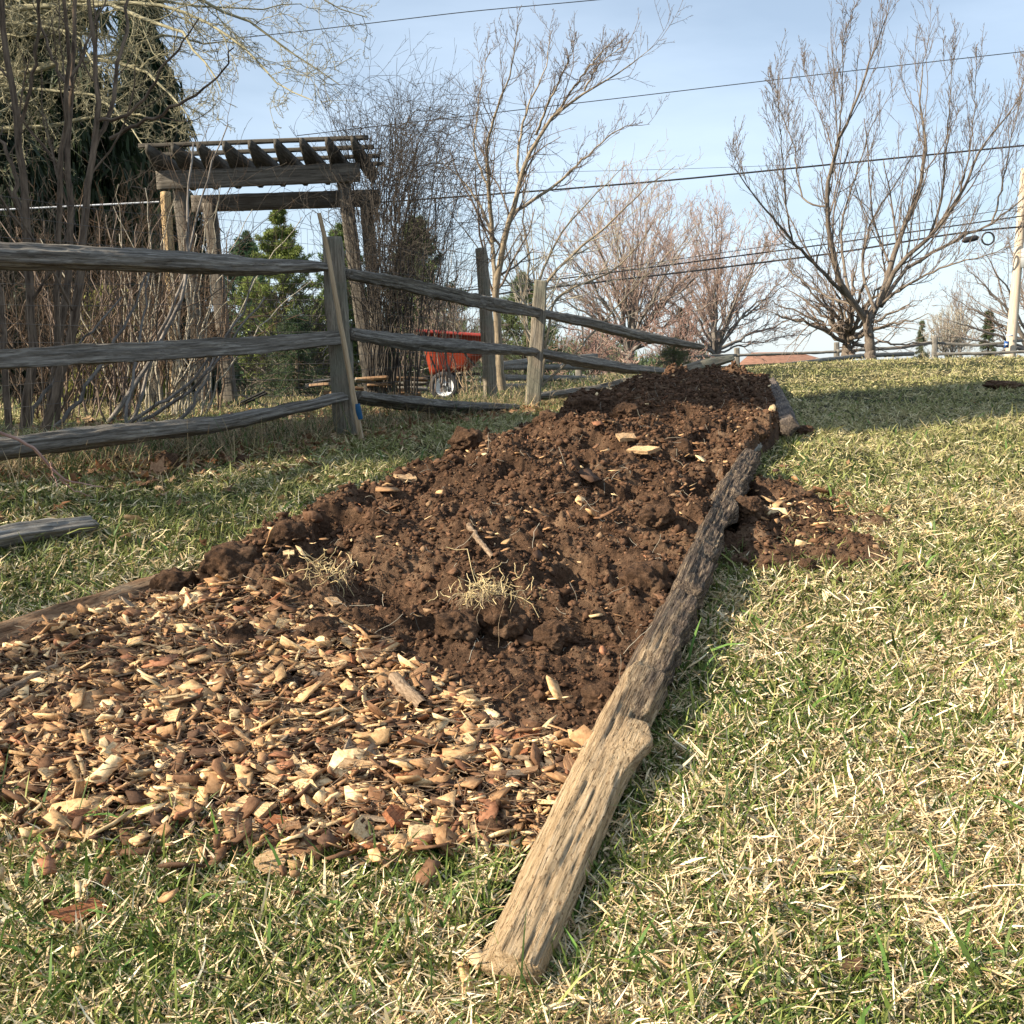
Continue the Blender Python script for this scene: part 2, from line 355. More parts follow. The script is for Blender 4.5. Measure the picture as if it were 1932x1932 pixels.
def cut(o, cutters):
    """carve real holes into o with boolean cutters (applied, cutters removed)"""
    for c in cutters:
        md = o.modifiers.new('hole', 'BOOLEAN'); md.object = c; md.operation = 'DIFFERENCE'; md.solver = 'EXACT'
    bpy.context.view_layer.update()
    dg = bpy.context.evaluated_depsgraph_get(); me = bpy.data.meshes.new_from_object(o.evaluated_get(dg)); o.modifiers.clear(); o.data = me
    for c in cutters: bpy.data.objects.remove(c, do_unlink=True)
    A = np.zeros(len(me.vertices)*3, np.float32); me.vertices.foreach_get('co', A); A = A.reshape(-1, 3)-A.reshape(-1, 3).mean(0); _, _, vt = np.linalg.svd(A, full_matrices=False)
    if 'gc' in me.attributes: me.attributes.remove(me.attributes['gc'])
    at = me.attributes.new('gc', 'FLOAT_VECTOR', 'POINT'); at.data.foreach_set('vector', (A@vt.T).astype(np.float32).ravel())
def capsule(center, axis, w, h, L):
    a = np.linspace(0, 2*math.pi, 16, endpoint=False); ax = unit(np.array(axis, float)); s = unit(np.cross(ax, [0, 0, 1.])); upv = np.cross(s, ax)
    ring = np.stack([np.cos(a)*w/2, np.sin(a)*w/2+np.sign(np.sin(a))*(h-w)/2], 1)
    V = np.vstack([center+ax*k*L+ring[:, :1]*s+ring[:, 1:]*upv for k in (-1, 1)])
    i = np.arange(16); j = (i+1) % 16
    Vc = np.vstack([V, center-ax*L, center+ax*L])
    return mesh_obj('cutter', Vc, [np.stack([i, j, j+16, i+16], 1), np.stack([j, i, np.full(16, 32)], 1), np.stack([i+16, j+16, np.full(16, 33)], 1)], M['post'], smooth=False)

# ================================================================== GROUND
def axis_pts():
    ys = [-2.0]
    while ys[-1] < 900: ys.append(ys[-1]+max(.07, .02*abs(ys[-1])+.0015*ys[-1]**2 if ys[-1] > 3 else .07))
    return np.array(ys)
gy = axis_pts(); gxp = [0.]
while gxp[-1] < 700: gxp.append(gxp[-1]+max(.1, .05*gxp[-1]))
gx = np.array([-v for v in gxp[:0:-1]]+gxp)
XX, YY = np.meshgrid(gx, gy); ZZ = ground(XX, YY)+.012*fbm(XX*2.2, YY*2.2, 0, 3, 3)*(YY < 14)
far = np.maximum(YY-60, 0); ZZ = ZZ-far*.01
idx = np.arange(XX.size).reshape(XX.shape)
gnd = mesh_obj('ground', np.stack([XX, YY, ZZ], -1).reshape(-1, 3), [np.stack([idx[:-1, :-1], idx[:-1, 1:], idx[1:, 1:], idx[1:, :-1]], -1).reshape(-1, 4)], M['ground'], origin=(0, 0, 0))
tag(gnd, 'sloping lawn ground under the grass', 'ground', kind='structure')

# ================================================================== SOIL BED
Ly, Lx = [1.5, 1.9, 2.66, 3.06, 3.75, 4.42, 4.98, 6.04, 7.17, 8.3, 9.2, 9.9], [-1.9, -1.75, -1.42, -1.13, -.93, -.62, -.30, .08, .42, .75, 1.1, 1.5]
Ry, Rx = [1.4, 5.06, 6.03, 9.18, 9.9], [-.02, 1.07, 1.46, 2.10, 2.2]
def bedL(y): return np.interp(y, Ly, Lx)
def bedR(y): return np.interp(y, Ry, Rx)
def frontY(x): return np.interp(x, [-1.9, -1.0, -.8, -.6, -.45, -.3, -.1, .02, .15], [2.2, 2.07, 1.94, 1.99, 1.89, 1.86, 1.88, 1.84, 1.94])
SPC = PG(1490, 1000)
def mound(x, y, fine=True):
    """height above ground of the bed's filling"""
    L = bedL(y)+.035*noise(y*2.3, 0, 0, 8); R = bedR(y); u = (x-L)/(R-L)
    Hh = np.interp(y, [1.9, 2.1, 2.5, 2.9, 3.4, 4.2, 5, 5.8, 6.3, 7.2, 8.4, 9.2, 9.8, 10], [.0, .035, .06, .11, .155, .17, .17, .16, .21, .20, .265, .26, .08, -.02])
    pr = sstep(u/.16)*(1-.48*sstep((u-.45)/.55)); pr = np.where(y > 5.6, sstep(u/.2)*(1-.35*sstep((u-.6)/.4)), pr)
    edge = sstep((y-frontY(x))/.12)
    inside = sstep((1.03-u)/.05)
    lump = .055*fbm(x*2.8, y*2.3, 0, 2, 21)*sstep((y-2.5)/.6)
    h = (Hh*pr*edge+lump*sstep(u/.12)*inside)*inside
    q = ((x-SPC[0]+.03)/.32)**2+((y-SPC[1]-.1)/.6)**2+.35*fbm(x*5, y*5, 0, 2, 33)
    sp = .055*np.exp(-q*1.1)*(1+.6*noise(x*6, y*6, 0, 31))-.012
    h = np.where(u > .97, np.maximum(np.where(u > 1, -.02, h), sp), np.maximum(h, np.where(u > .8, sp, h)))
    h = np.where((u < 0), np.minimum(h, -.01), h)
    if fine:
        k = sstep((y-2.3)/.5)*.75+.25; inn = (h > -.005)
        rid = lambda sc_, sd: 1-np.abs(fbm(x*sc_, y*sc_, 0, 2, sd))*2
        h = h+inn*k*(0.036*fbm(x*6, y*6, 0, 2, 41)+.016*rid(11, 51)*noise(x*3, y*3, 0, 5)+.016*fbm(x*24, y*24, 0, 3, 61)+.011*np.maximum(noise(x*52, y*52, 0, 71), -.2)+.005*noise(x*130, y*130, 0, 81))
        hole = noise(x*5.3+9, y*4.3, 0, 91); h = h-inn*k*.075*sstep((hole-.45)/.2)-inn*k*.03*sstep((noise(x*13, y*11, 0, 93)-.45)/.2)
    h = np.where((u > .03) & (u < .99) & (y > frontY(x)+.08) & (y < 9.5), np.maximum(h, .014+.006*noise(x*40, y*40, 0, 2)), h)
    h = np.where(y < frontY(x)-.02, -.03, h)
    return h
ny = 980; yy = 1.85*np.exp(np.linspace(0, math.log(10.0/1.85), ny)); nx_ = 420; uu = np.linspace(-.06, 1.0, 340); uu = np.concatenate([uu, 1.0+np.linspace(.004, .75, 80)])
YY = np.broadcast_to(yy[:, None], (ny, nx_)); L_, R_ = bedL(yy)[:, None], bedR(yy)[:, None]; XX = L_+(R_-L_)*uu[None]
HH = mound(XX, YY); ZZ = ground(XX, YY)+HH
idx = np.arange(XX.size).reshape(XX.shape); q = np.stack([idx[:-1, :-1], idx[:-1, 1:], idx[1:, 1:], idx[1:, :-1]], -1).reshape(-1, 4)
keep = (HH.reshape(-1)[q] > -.012).any(1); q = q[keep]
soil = mesh_obj('soil_heap', np.stack([XX, YY, ZZ], -1).reshape(-1, 3), [q], M['soil'], origin=(0, 0, 0))
tag(soil, 'long heap of dark brown crumbly soil filling the raised bed', 'soil', kind='stuff')
def surf(x, y): return ground(x, y)+np.maximum(mound(x, y), 0)
def chipzone(x, y):
    """>0 where the front wood chips lie"""
    yb = np.interp(x, [-1.6, -1.0, -.75, -.5, -.3, -.1, .05, .15], [3.2, 2.88, 2.86, 2.74, 2.58, 2.40, 2.26, 2.2])+.07*noise(x*6, y*6, 0, 15)
    return yb-y

# crumbs: one object nobody could count
ico = bpy.data.meshes.new('t')
import bmesh
bm = bmesh.new(); bmesh.ops.create_icosphere(bm, subdivisions=1, radius=1); bm.verts.ensure_lookup_table()
IV = np.array([v.co[:] for v in bm.verts]); IF = np.array([[v.index for v in f.verts] for f in bm.faces]); bm.free()
def blobs(C, S, tint, flat=.75, jit=.42):
    K = len(C); V = IV[None]*(1+jit*rng.normal(size=(K, len(IV), 1)))*S[:, None, None]*(1+.25*rng.normal(size=(K, 1, 3))).clip(.5, 1.5); V[..., 2] *= flat
    V = V+C[:, None]; Fc = IF[None]+(np.arange(K)*len(IV))[:, None, None]
    return V.reshape(-1, 3), Fc.reshape(-1, 3), np.repeat(tint, len(IV), 0)
K = 74000; y = 2.0*np.exp(rng.random(K)*math.log(4.9)); u = rng.random(K); x = bedL(y)+(bedR(y)-bedL(y))*u
ok = (y > frontY(x)+.05) & ((chipzone(x, y) < .06) | (rng.random(K) < .18)) & (mound(x, y, False) > .005); x, y = x[ok], y[ok]
s = .0023*np.exp(rng.normal(0, .6, len(x)))*(1+.28*(y-2)).clip(1, 4); s = s.clip(.001, .015)
a = rng.random((3500, 2)); xs = SPC[0]+rng.normal(0, .21, 3500); ys_ = SPC[1]+rng.normal(0, .34, 3500); okk = xs > bedR(ys_)+.02
x = np.concatenate([x, xs[okk]]); y = np.concatenate([y, ys_[okk]]); s = np.concatenate([s, (.004*np.exp(rng.normal(0, .5, okk.sum()))).clip(.002, .012)])
tn = np.array([[.10, .057, .035]])*np.exp(rng.normal(0, .3, (len(x), 1))); pal = rng.random(len(x)) < .02; tn[pal] = (.30, .2, .12)
V, Fc, ct = blobs(np.stack([x, y, surf(x, y)+s*.3], 1), s, tn)
tag(mesh_obj('soil_crumbs', V, Fc, M['crumb'], cols=ct, origin=(0, 0, 0)), 'loose crumbs of soil strewn over the heap', 'soil', kind='stuff')

# clods
def clod(px, py, r, label, h=.0, grp=None, m='clod', sx=1., sz=.8):
    bm = bmesh.new(); bmesh.ops.create_icosphere(bm, subdivisions=5, radius=1); V = np.array([v.co[:] for v in bm.verts]); Fc = np.array([[v.index for v in f.verts] for f in bm.faces]); bm.free()
    p = PG(px, py, h); sd = int(px*7+py); base = float(surf(p[0], p[1])) if h else G(p[0], p[1])
    n = .3*fbm(V[:, 0]*1.6+sd, V[:, 1]*1.6, V[:, 2]*1.6, 3, sd % 97)+.09*fbm(V[:, 0]*7, V[:, 1]*7, V[:, 2]*7, 3, 5)
    V = V*(1+n)[:, None]*r*np.array([sx, 1, sz])+np.array([p[0], p[1], base+r*.35])
    o = mesh_obj('soil_clod', V, Fc, M[m]); tag(o, label, 'clod', grp); return o
for a in [(940, 1150, .075, 'big sunlit soil clod bristling with roots below the twig', .14), (860, 1185, .05, 'rounded soil clod left of the root tuft', .12),
          (1045, 1195, .05, 'pale dry brown clod in the soil beside the bordering rail', .1), (1215, 1085, .075, 'broad smooth clod pushed up against the bordering rail', .12),
          (1235, 985, .06, 'clod with a small pebble on top near the middle of the rail', .12), (1140, 1300, .045, 'dark clod in the hollow next to the bordering rail', .06),
          (430, 1075, .08, 'dark clod with hanging roots at the left edge of the heap', .15), (330, 1085, .06, 'upright dark clod at the left rim of the heap above the board', .14),
          (540, 1015, .055, 'flattened tan sod piece on the left rim of the soil', .15), (610, 1235, .045, 'round soil clod half buried in the pale wood chips', .05),
          (880, 855, .07, 'sunlit soil hummock on the left shoulder of the heap', .16), (1030, 805, .06, 'small soil peak on the left edge of the middle heap', .16),
          (1105, 780, .085, 'tall dark clod at the left end of the shaded far heap', .16), (1290, 810, .075, 'brown clod on the shade line of the far heap', .18),
          (1180, 790, .07, 'orange brown clod lit by sun before the shaded heap', .17), (1420, 815, .06, 'clod at the right end of the middle heap', .12),
          (930, 1570, .03, 'dark square clump of rotten wood and soil at the front chips', .02), (1410, 985, .055, 'soil lump just outside the bordering rail', .03)]:
    clod(*a[:4], h=a[4])
clod(1523, 1077, .033, 'small round soil clod alone in the grass right of the bed'); clod(1518, 822, .05, 'dark clod in the grass beside the far border rail')
clod(1888, 735, .10, 'dark molehill clump on the shaded lawn at far right', sx=1.4, sz=.35)
clod(315, 885, .045, 'black peaked clod in the shade below the fence', sz=1.3); clod(455, 878, .035, 'low brown clod in shade under the fence', sz=.9); clod(218, 885, .04, 'dull brown clod in deep shade under the bottom rail', sz=.9)

# ================================================================== BORDER RAILS
def pt(px, py, h): return PG(px, py, h)
a0, a1 = pt(957, 1838, .04), pt(1412, 862, .10)
def prof1(u, ang, X, Z):
    right = np.clip(X/.06, 0, 1); top = np.clip(Z/.05, 0, 1)
    d = -.045*sstep(1-np.abs(u-.665)/.06)*np.where(Z < .02, 1, .3)*right
    d = d+.036*np.exp(-((u-.19)/.020)**2)*(1+.5*noise(u*90, Z*60, X*30, 12))*right*sstep((Z+.02)/.03)*(u < .25)
    d = d-.02*sstep((u-.214)/.006)*sstep((.236-u)/.01)*right
    d = d+.012*np.exp(-((u-.275)/.02)**2)*top-.012*np.exp(-((u-.30)/.012)**2)*top
    d = d+.010*sstep((u-.447)/.004)*sstep((.62-u)/.1)*top-.012*sstep((u-.437)/.003)*sstep((.447-u)/.003)
    d = d-.015*sstep((u-.52)/.01)*sstep((.545-u)/.01)*right
    d = d-.004*np.maximum(noise(u*45, X*420, Z*420, 77)-.4, 0)/.6-.006*np.maximum(noise(u*9, X*320, Z*320, 78)-.55, 0)/.45-.006*sstep((u-.35)/.2)*np.abs(noise(u*60, X*110, Z*110, 79))
    d = d+.013*sstep((u-.3)/.15)*noise(u*38, 0*X, 0*Z, 83)*np.abs(X)/.06+.008*noise(u*95, 0*X, 0*Z, 84)*sstep((u-.22)/.1)*right
    return d
nn = 700
base = np.stack([a0+(a1-a0)*t for t in np.linspace(0, 1, nn)]); base[:, 2] = ground(base[:, 0], base[:, 1])+np.interp(np.linspace(0, 1, nn), [0, .1, .5, .8, 1], [.038, .05, .075, .09, .09])
base[:, 0] += np.interp(np.linspace(0, 1, nn), [0, .25, .45, .6, .8, 1], [0, .0, .008, 0, -.01, 0])
lg = loft('border_rail', base, [.10, .110, .118, .11, .108, .115, .12, .118, .11, .10], [.07, .08, .095, .10, .11, .12, .125, .125, .12, .11], M['logmix'], sides=96, n=nn, facets=5, amp=.0028, gamp=.0016, seed=4, prof=prof1)
# weathering of this rail: tan at the near end, dark grey beyond -> two wood materials by length
tag(lg, 'long weathered split rail edging the bed on the right, tan and cracked near', 'rail')
def ground_rail(name, A, B, W, H, m, lab, cat='rail', ha=.03, hb=.03, seed=1, amp=.006, n=160, **k):
    A, B = pt(*A, ha), pt(*B, hb); pts = np.stack([A+(B-A)*t for t in np.linspace(0, 1, n)])
    pts[:, 2] = ground(pts[:, 0], pts[:, 1])+np.linspace(ha, hb, n)
    return tag(loft(name, pts, W, H, M[m], n=n, sides=36, amp=amp, seed=seed, **k), lab, cat)
ground_rail('border_rail', (1490, 808), (1457, 722), [.11, .12, .10], [.12, .12, .10], 'log2', 'cracked brown border rail on the right of the shaded far heap', ha=.06, hb=.07, seed=9)
ground_rail('border_rail', (1400, 868), (1425, 838), [.05, .07], [.05, .06], 'greylog', 'short grey stub of wood behind the far tip of the long rail', ha=.05, hb=.07, seed=10)
ground_rail('border_rail', (-170, 1268), (340, 1098), [.11, .10, .11], [.09, .09, .08], 'logr', 'brown rotten rail edging the left side of the bed, strewn with chips', ha=.04, hb=.05, seed=12)
ground_rail('border_rail', (1090, 772), (1165, 750), [.12, .1], [.1, .1], 'greylog', 'grey rail end poking out at the left of the far heap', ha=.05, hb=.05, seed=13)
ground_rail('fallen_rail', (-150, 1050), (172, 990), [.10, .10, .085], [.085, .085, .06], 'greylog', 'pale grey rail lying in the grass at the left edge', ha=.04, hb=.03, seed=14)

# ================================================================== SPLIT RAIL FENCE
fence = empty('split_rail_fence', PG(655, 825)); tag(fence, 'grey split rail fence sagging along the left of the lawn, with wire mesh behind it', 'fence')
def rail(pl, W, H, seed, m='rail', par=fence, name='rail', facets=5, amp=.006, n=120, lab=None):
    o = loft(name, [P(a, b, Y) for a, b, Y in pl], W, [h_*1.13 for h_ in H], M[m], par, n=220, sides=44, facets=4+seed % 2, amp=amp, gamp=.004, seed=seed)
    if lab: o['label'] = lab
    return o
rail([(-330, 455, 3.75), (0, 481, 4.25), (300, 492, 5.05), (480, 503, 5.65), (615, 503, 6.1)], [.08]*4+[.06], [.085, .09, .09, .085, .05], 1)
rail([(-330, 690, 3.75), (0, 677, 4.25), (300, 662, 5.05), (480, 652, 5.65), (640, 637, 6.15)], [.08]*4+[.06], [.07, .065, .075, .08, .06], 2)
rail([(-330, 882, 3.75), (0, 847, 4.25), (200, 822, 4.7), (400, 802, 5.3), (520, 778, 5.75), (650, 750, 6.15)], [.1]*4+[.06], [.085, .085, .08, .07, .05], 3)
rail([(655, 516, 6.2), (760, 535, 6.9), (880, 563, 8.0), (1015, 590, 9.55)], [.07, .1, .1, .09, .07], [.055, .075, .09, .10, .07], 4)
rail([(660, 630, 6.2), (760, 645, 6.9), (880, 655, 8.0), (1012, 664, 9.55)], [.07, .1, .1, .09, .07], [.06, .09, .085, .075, .06], 5)
rail([(672, 749, 6.3), (760, 760, 7.0), (860, 770, 7.9), (975, 771, 9.0)], [.08, .1, .1, .06], [.06, .085, .085, .06], 6)
rail([(1015, 590, 9.55), (1100, 606, 10.2), (1200, 632, 10.9), (1325, 655, 11.6)], [.06, .09, .09, .06], [.06, .09, .09, .05], 7)
rail([(1010, 664, 9.55), (1090, 680, 10.1), (1180, 695, 10.7), (1290, 704, 11.4)], [.06, .09, .09, .06], [.06, .10, .09, .04], 8)
rail([(1010, 748, 9.6), (1060, 743, 10.0), (1120, 735, 10.5), (1170, 724, 11.0)], [.08, .1, .1, .08], [.06, .07, .07, .07], 9)
def fpost(top, bot, Yt, Yb, W, D, holes, seed, par, hd, m='post', name='post'):
    a = P(*bot, Yb); b = P(*top, Yt); a[2] -= .12
    o = loft(name, [a, b], W, D, M[m], par, n=70, sides=26, square=True, amp=.006, gamp=.0035, seed=seed)
    o.data.polygons.foreach_set('use_smooth', np.ones(len(o.data.polygons), bool))
    cs = []
    for (hx, hy) in holes:
        t = (hy-bot[1])/(top[1]-bot[1]); c = P(hx, hy, Yb+(Yt-Yb)*t); cs.append(capsule(c, hd, .055, .12, .25))
    if cs: cut(o, cs)
    return o
fpost((626, 447), (656, 825), 6.15, 6.25, [.125, .12, .10], [.10, .10, .085], [(633, 492), (638, 616), (650, 742)], 21, fence, (.35, .94, 0))
fpost((1021, 530), (1002, 765), 9.6, 9.52, [.13, .12, .10], [.09, .09, .08], [(1016, 572), (1008, 655), (1001, 733)], 22, fence, (.5, .86, 0), 'post')
# wire mesh behind the rails
tb = Tubes(); rows = 14
A0, A1 = P(-300, 860, 3.95), P(640, 770, 6.35); B0, B1 = A1, P(1000, 755, 9.7)
for (a, b, L) in ((A0, A1, 3.2), (B0, B1, 3.6)):
    za, zb = G(a[0], a[1]), G(b[0], b[1]); side = np.array([-.06, .03, 0])
    for r in range(rows):
        h = .04+r*.085; tb.add(np.stack([np.array([*(a[:2]+(b[:2]-a[:2])*t), za+(zb-za)*t+h+.01*math.sin(t*9+r)])+side for t in np.linspace(0, 1, 24)]), .0011, 3)
    m = int(L/.06)
    for c in range(m+1):
        t = c/m; q = a+(b-a)*t; z0 = za+(zb-za)*t; tb.add(np.array([[q[0], q[1], z0], [q[0]+.005, q[1], z0+.6], [q[0], q[1], z0+1.15]])+side, .0009, 3)
tb.build('wire_mesh', M['galv'], fence)
# leaning stick with blue tape
sa, sb = P(602, 402, 5.75), P(681, 827, 5.85); sa[2] += 0
stick = empty('leaning_stick', (sb[0], sb[1], G(sb[0], sb[1]))); tag(stick, 'long peeled stick leaning against the fence post, blue tape near its foot', 'stick')
Tubes().add(resample([sa, P(618, 470, 5.77), P(633, 560, 5.77), P(655, 680, 5.8), sb], 20, .001), np.linspace(.011, .016, 20), 9).build('shaft', M['stick'], stick)
Tubes().add(np.stack([P(673, 762, 5.83), P(676, 776, 5.83), P(679, 790, 5.84)]), .0175, 10).build('tape', M['blue'], stick)

# fallen posts and rails by the far end of the fence
def fallen(name, pl, W, H, m, lab, holes=(), seed=30, cat='post'):
    o = loft(name, [P(a, b, Y) for a, b, Y in pl], W, H, M[m], None, n=60, sides=26, amp=.006, seed=seed)
    cs = [capsule(P(a, b, Y), (.05, 1, -.1), .05, .11, .2) for a, b, Y in holes]
    for c in cs: c.rotation_euler = (0, 0, 0)
    if cs: cut(o, cs)
    return tag(o, lab, cat)
fallen('fallen_post', [(1268, 706, 11.2), (1325, 690, 11.35), (1382, 676, 11.5)], [.10, .13, .10], [.09, .12, .07], 'post', 'toppled grey post propped at a slant behind the far heap, slot in its side', [(1350, 685, 11.45)], 31)
fallen('fallen_post', [(1160, 722, 11.0), (1205, 719, 11.1), (1262, 711, 11.3)], [.10, .12, .10], [.07, .09, .07], 'post', 'old slotted post lying flat in the grass left of the far heap', [(1190, 720, 11.05), (1232, 715, 11.2)], 32)

# far fence on the brow
ff = empty('far_fence', (P(1578, 690, 38))); tag(ff, 'distant pale split rail fence running along the brow of the lawn', 'fence')
def R5(cx, cy): return 1214+cx*.3718, 479+cy*.372
def frail(pl, h, seed, m='greylog'):
    loft('rail', [P(*R5(a, b), Y) for a, b, Y in pl], h*.8, h, M[m], ff, n=40, sides=12, amp=.01, seed=seed)
frail([(200, 528, 34), (280, 520, 35), (470, 514, 36)], .09, 41); frail([(470, 515, 36), (700, 507, 36.5), (980, 497, 37)], .09, 42)
frail([(980, 493, 37), (1300, 476, 37.5), (1470, 448, 38)], .11, 43); frail([(1490, 452, 38), (1700, 465, 38), (1932, 438, 38), (2100, 424, 38)], .09, 44)
frail([(360, 603, 22), (600, 578, 24), (900, 541, 28)], .11, 45); frail([(880, 543, 28), (1130, 515, 30), (1370, 507, 32)], .12, 46)
frail([(1490, 508, 37), (1700, 505, 37), (1932, 496, 37), (2100, 490, 37)], .10, 47)
for k, (cx, t, b) in enumerate([(474, 476, 640), (980, 448, 600), (1478, 420, 600)]):
    a_, b_ = P(*R5(cx, t), 36.7+k*.6), P(*R5(cx+2, b), 36.7+k*.6)
    loft('post', [b_, a_], .17, .13, M['greylog'], ff, n=20, sides=12, square=True, amp=.008, seed=50+k)
# back fence behind the cart
bf = empty('back_fence', P(1020, 730, 19)); tag(bf, 'grey rail fence far behind the wire, right of the red cart', 'fence')
for k, (y0_, y1_) in enumerate([(690, 672), (693, 692), (712, 714), (730, 728)]):
    loft('rail', [P(930, y0_, 17.5), P(1000, (y0_+y1_)/2, 18.5), P(1125, y1_, 20)], .08, .10, M['greylog'], bf, n=30, sides=12, seed=60+k)
for k, px in enumerate((1020, 1092)):
    loft('post', [P(px, 736, 19+k), P(px, 680, 19+k)], .12, .12, M['greylog'], bf, n=16, sides=12, square=True, seed=66+k)
for k, py in enumerate((752, 735)):
    pass

# ================================================================== ARBOR
def C4(cx, cy): return 255.6+cx*.2645, 242.8+cy*.2645
Yf, Yb_ = 11.0, 12.1
arb = empty('garden_arbor', PG(450, 785)); arb.location.y = 11.3; arb.location.z = G(-2, 11.3)
tag(arb, 'weathered timber garden arbor with slatted top standing behind the fence', 'arbor')
def beam(name, a, b, W, H, seed, lab=None, m='beam', up=None):
    return loft(name, [a, b], W, H, M[m], arb, n=40, sides=16, square=True, amp=.002, gamp=.001, seed=seed, up=up)
def mid4(c0, c1, Y): a = C4(*c0); b = C4(*c1); return P((a[0]+b[0])/2, (a[1]+b[1])/2, Y)
b0 = P(296, 341, Yf); b1 = P(679, 325, Yf); beam('beam', b0, b1, .045, .175, 71)
hx = (P(318, 330, Yf)[2]+0)
bb0 = P(362, 385, Yb_+.1); bb1 = P(716, 373, Yb_+.1); beam('beam', bb0, bb1, .045, .175, 72)
def lean(t, b, Y, W, seed):
    a_ = P(*b, Y); a_[2] -= .05; return loft('post', [a_, P(*t, Y)], W, W, M['beam'], arb, n=40, sides=16, square=True, amp=.002, gamp=.001, seed=seed)
lean((338, 352), (393, 788), Yf+.1, .12, 73); lean((648, 338), (701, 742), Yf+.1, .12, 74)
lean((395, 384), (436, 757), Yb_, .125, 75); lean((690, 372), (722, 742), Yb_, .125, 76)
lean((392, 762), (396, 790), Yf+.07, .13, 77).data.materials.clear(); arb.children[-1].data.materials.append(M['green']); arb.children[-1].name = 'post_base'
zt = float(P(487, 316, Yf)[2]); zs = []
for k in range(9):
    t = k/8; x0 = b0[0]+.02+(b1[0]-b0[0]-.04)*t; zb = P(296+383*t, 324+(-16)*t, Yf)[2]
    # rafter with a slanted tail: real prism
    wd = .019; Y0, Y1 = Yf-.32, Yb_+.35; hh = .19
    pr = np.array([[Y0, zb+hh], [Y0, zb+hh*.62], [Y0+.26, zb], [Y1-.26, zb], [Y1, zb+hh*.62], [Y1, zb+hh]])
    V = np.vstack([np.column_stack([np.full(6, x0-wd), pr]), np.column_stack([np.full(6, x0+wd), pr])]); V[:, 2] += .004
    i = np.arange(6); j = (i+1) % 6
    mesh_obj('rafter', V, [np.stack([i, j, j+6, i+6], 1), np.array([i[::-1]]), np.array([i+6])], M['rafter'], arb, gc=V[:, [1, 0, 2]]*1., smooth=False)
for k, (yy_, s_) in enumerate([(Yf-.12, 0), (Yf+.33, 0), (Yf+.8, 0), (Yb_+.15, 0)]):
    za = P(296, 324, Yf)[2]+.19+.026; zb = P(679, 308, Yf)[2]+.19+.026
    loft('slat', [(b0[0]-.12, yy_, za), (b1[0]+.1, yy_, zb)], .045, .038, M['rafter'], arb, n=30, sides=12, square=True, amp=.002, gamp=.0005, seed=80+k)

# posts beside the arbor
def standing(name, pl, W, m, lab, seed, cat='post', sq=False, holes=()):
    pts = [P(a, b, Y) for a, b, Y in pl]; pts[0][2] -= .1
    return tag(loft(name, pts, W, W, M[m], None, n=60, sides=22, amp=.006, seed=seed, square=sq), lab, cat)
standing('cedar_post', [(333, 770, 10.6), (325, 560, 10.6), (312, 362, 10.6)], [.10, .10, .09], 'tanpost', 'sunlit orange tan post just left of the arbor leg', 91)
standing('old_post', [(300, 770, 11.2), (285, 640, 11.2), (268, 520, 11.2)], [.12, .11, .10], 'post', 'grey leaning post among the brush left of the tan post', 92)
standing('garden_post', [(926, 752, 12.4), (919, 620, 12.4), (907, 468, 12.4)], [.16, .15, .12], 'post', 'stout grey split post with a bark cap in front of the red cart', 93)
tb = Tubes()
for k in range(9):
    z = .15+.17*k; q0, q1 = P(410, 752, 11.8), P(650, 745, 12.2); q0[2] = .45+z; q1[2] = .45+z; tb.add(resample([q0, (q0+q1)/2+np.array([0, 0, -.02]), q1], 12), .004, 3)
gt = tb.build('wire_gate', M['galv']); tag(gt, 'horizontal wire strands strung across the arbor opening', 'wire fence')
tb = Tubes()
for k in range(5):
    q0, q1 = P(240, 700-k*28, 9.6), P(640, 690-k*24, 11.5); tb.add(resample([q0, q1], 8), .0022, 3)
# tool lying behind: dark metal bars
mf = empty('metal_frame', PG(470, 775)); mf.location = tuple(P(470, 775, 10.2)); tag(mf, 'folded black metal frame lying behind the bottom rail by the arbor', 'frame')
for q_, r_ in (((P(428, 772, 10.2), P(500, 738, 10.2)), .012), ((P(432, 776, 10.2), P(504, 741, 10.25)), .012), ((P(455, 745, 10.25), P(515, 772, 10.2)), .01)): Tubes().add(np.stack(q_), r_, 6).build('bar', M['black'], mf)

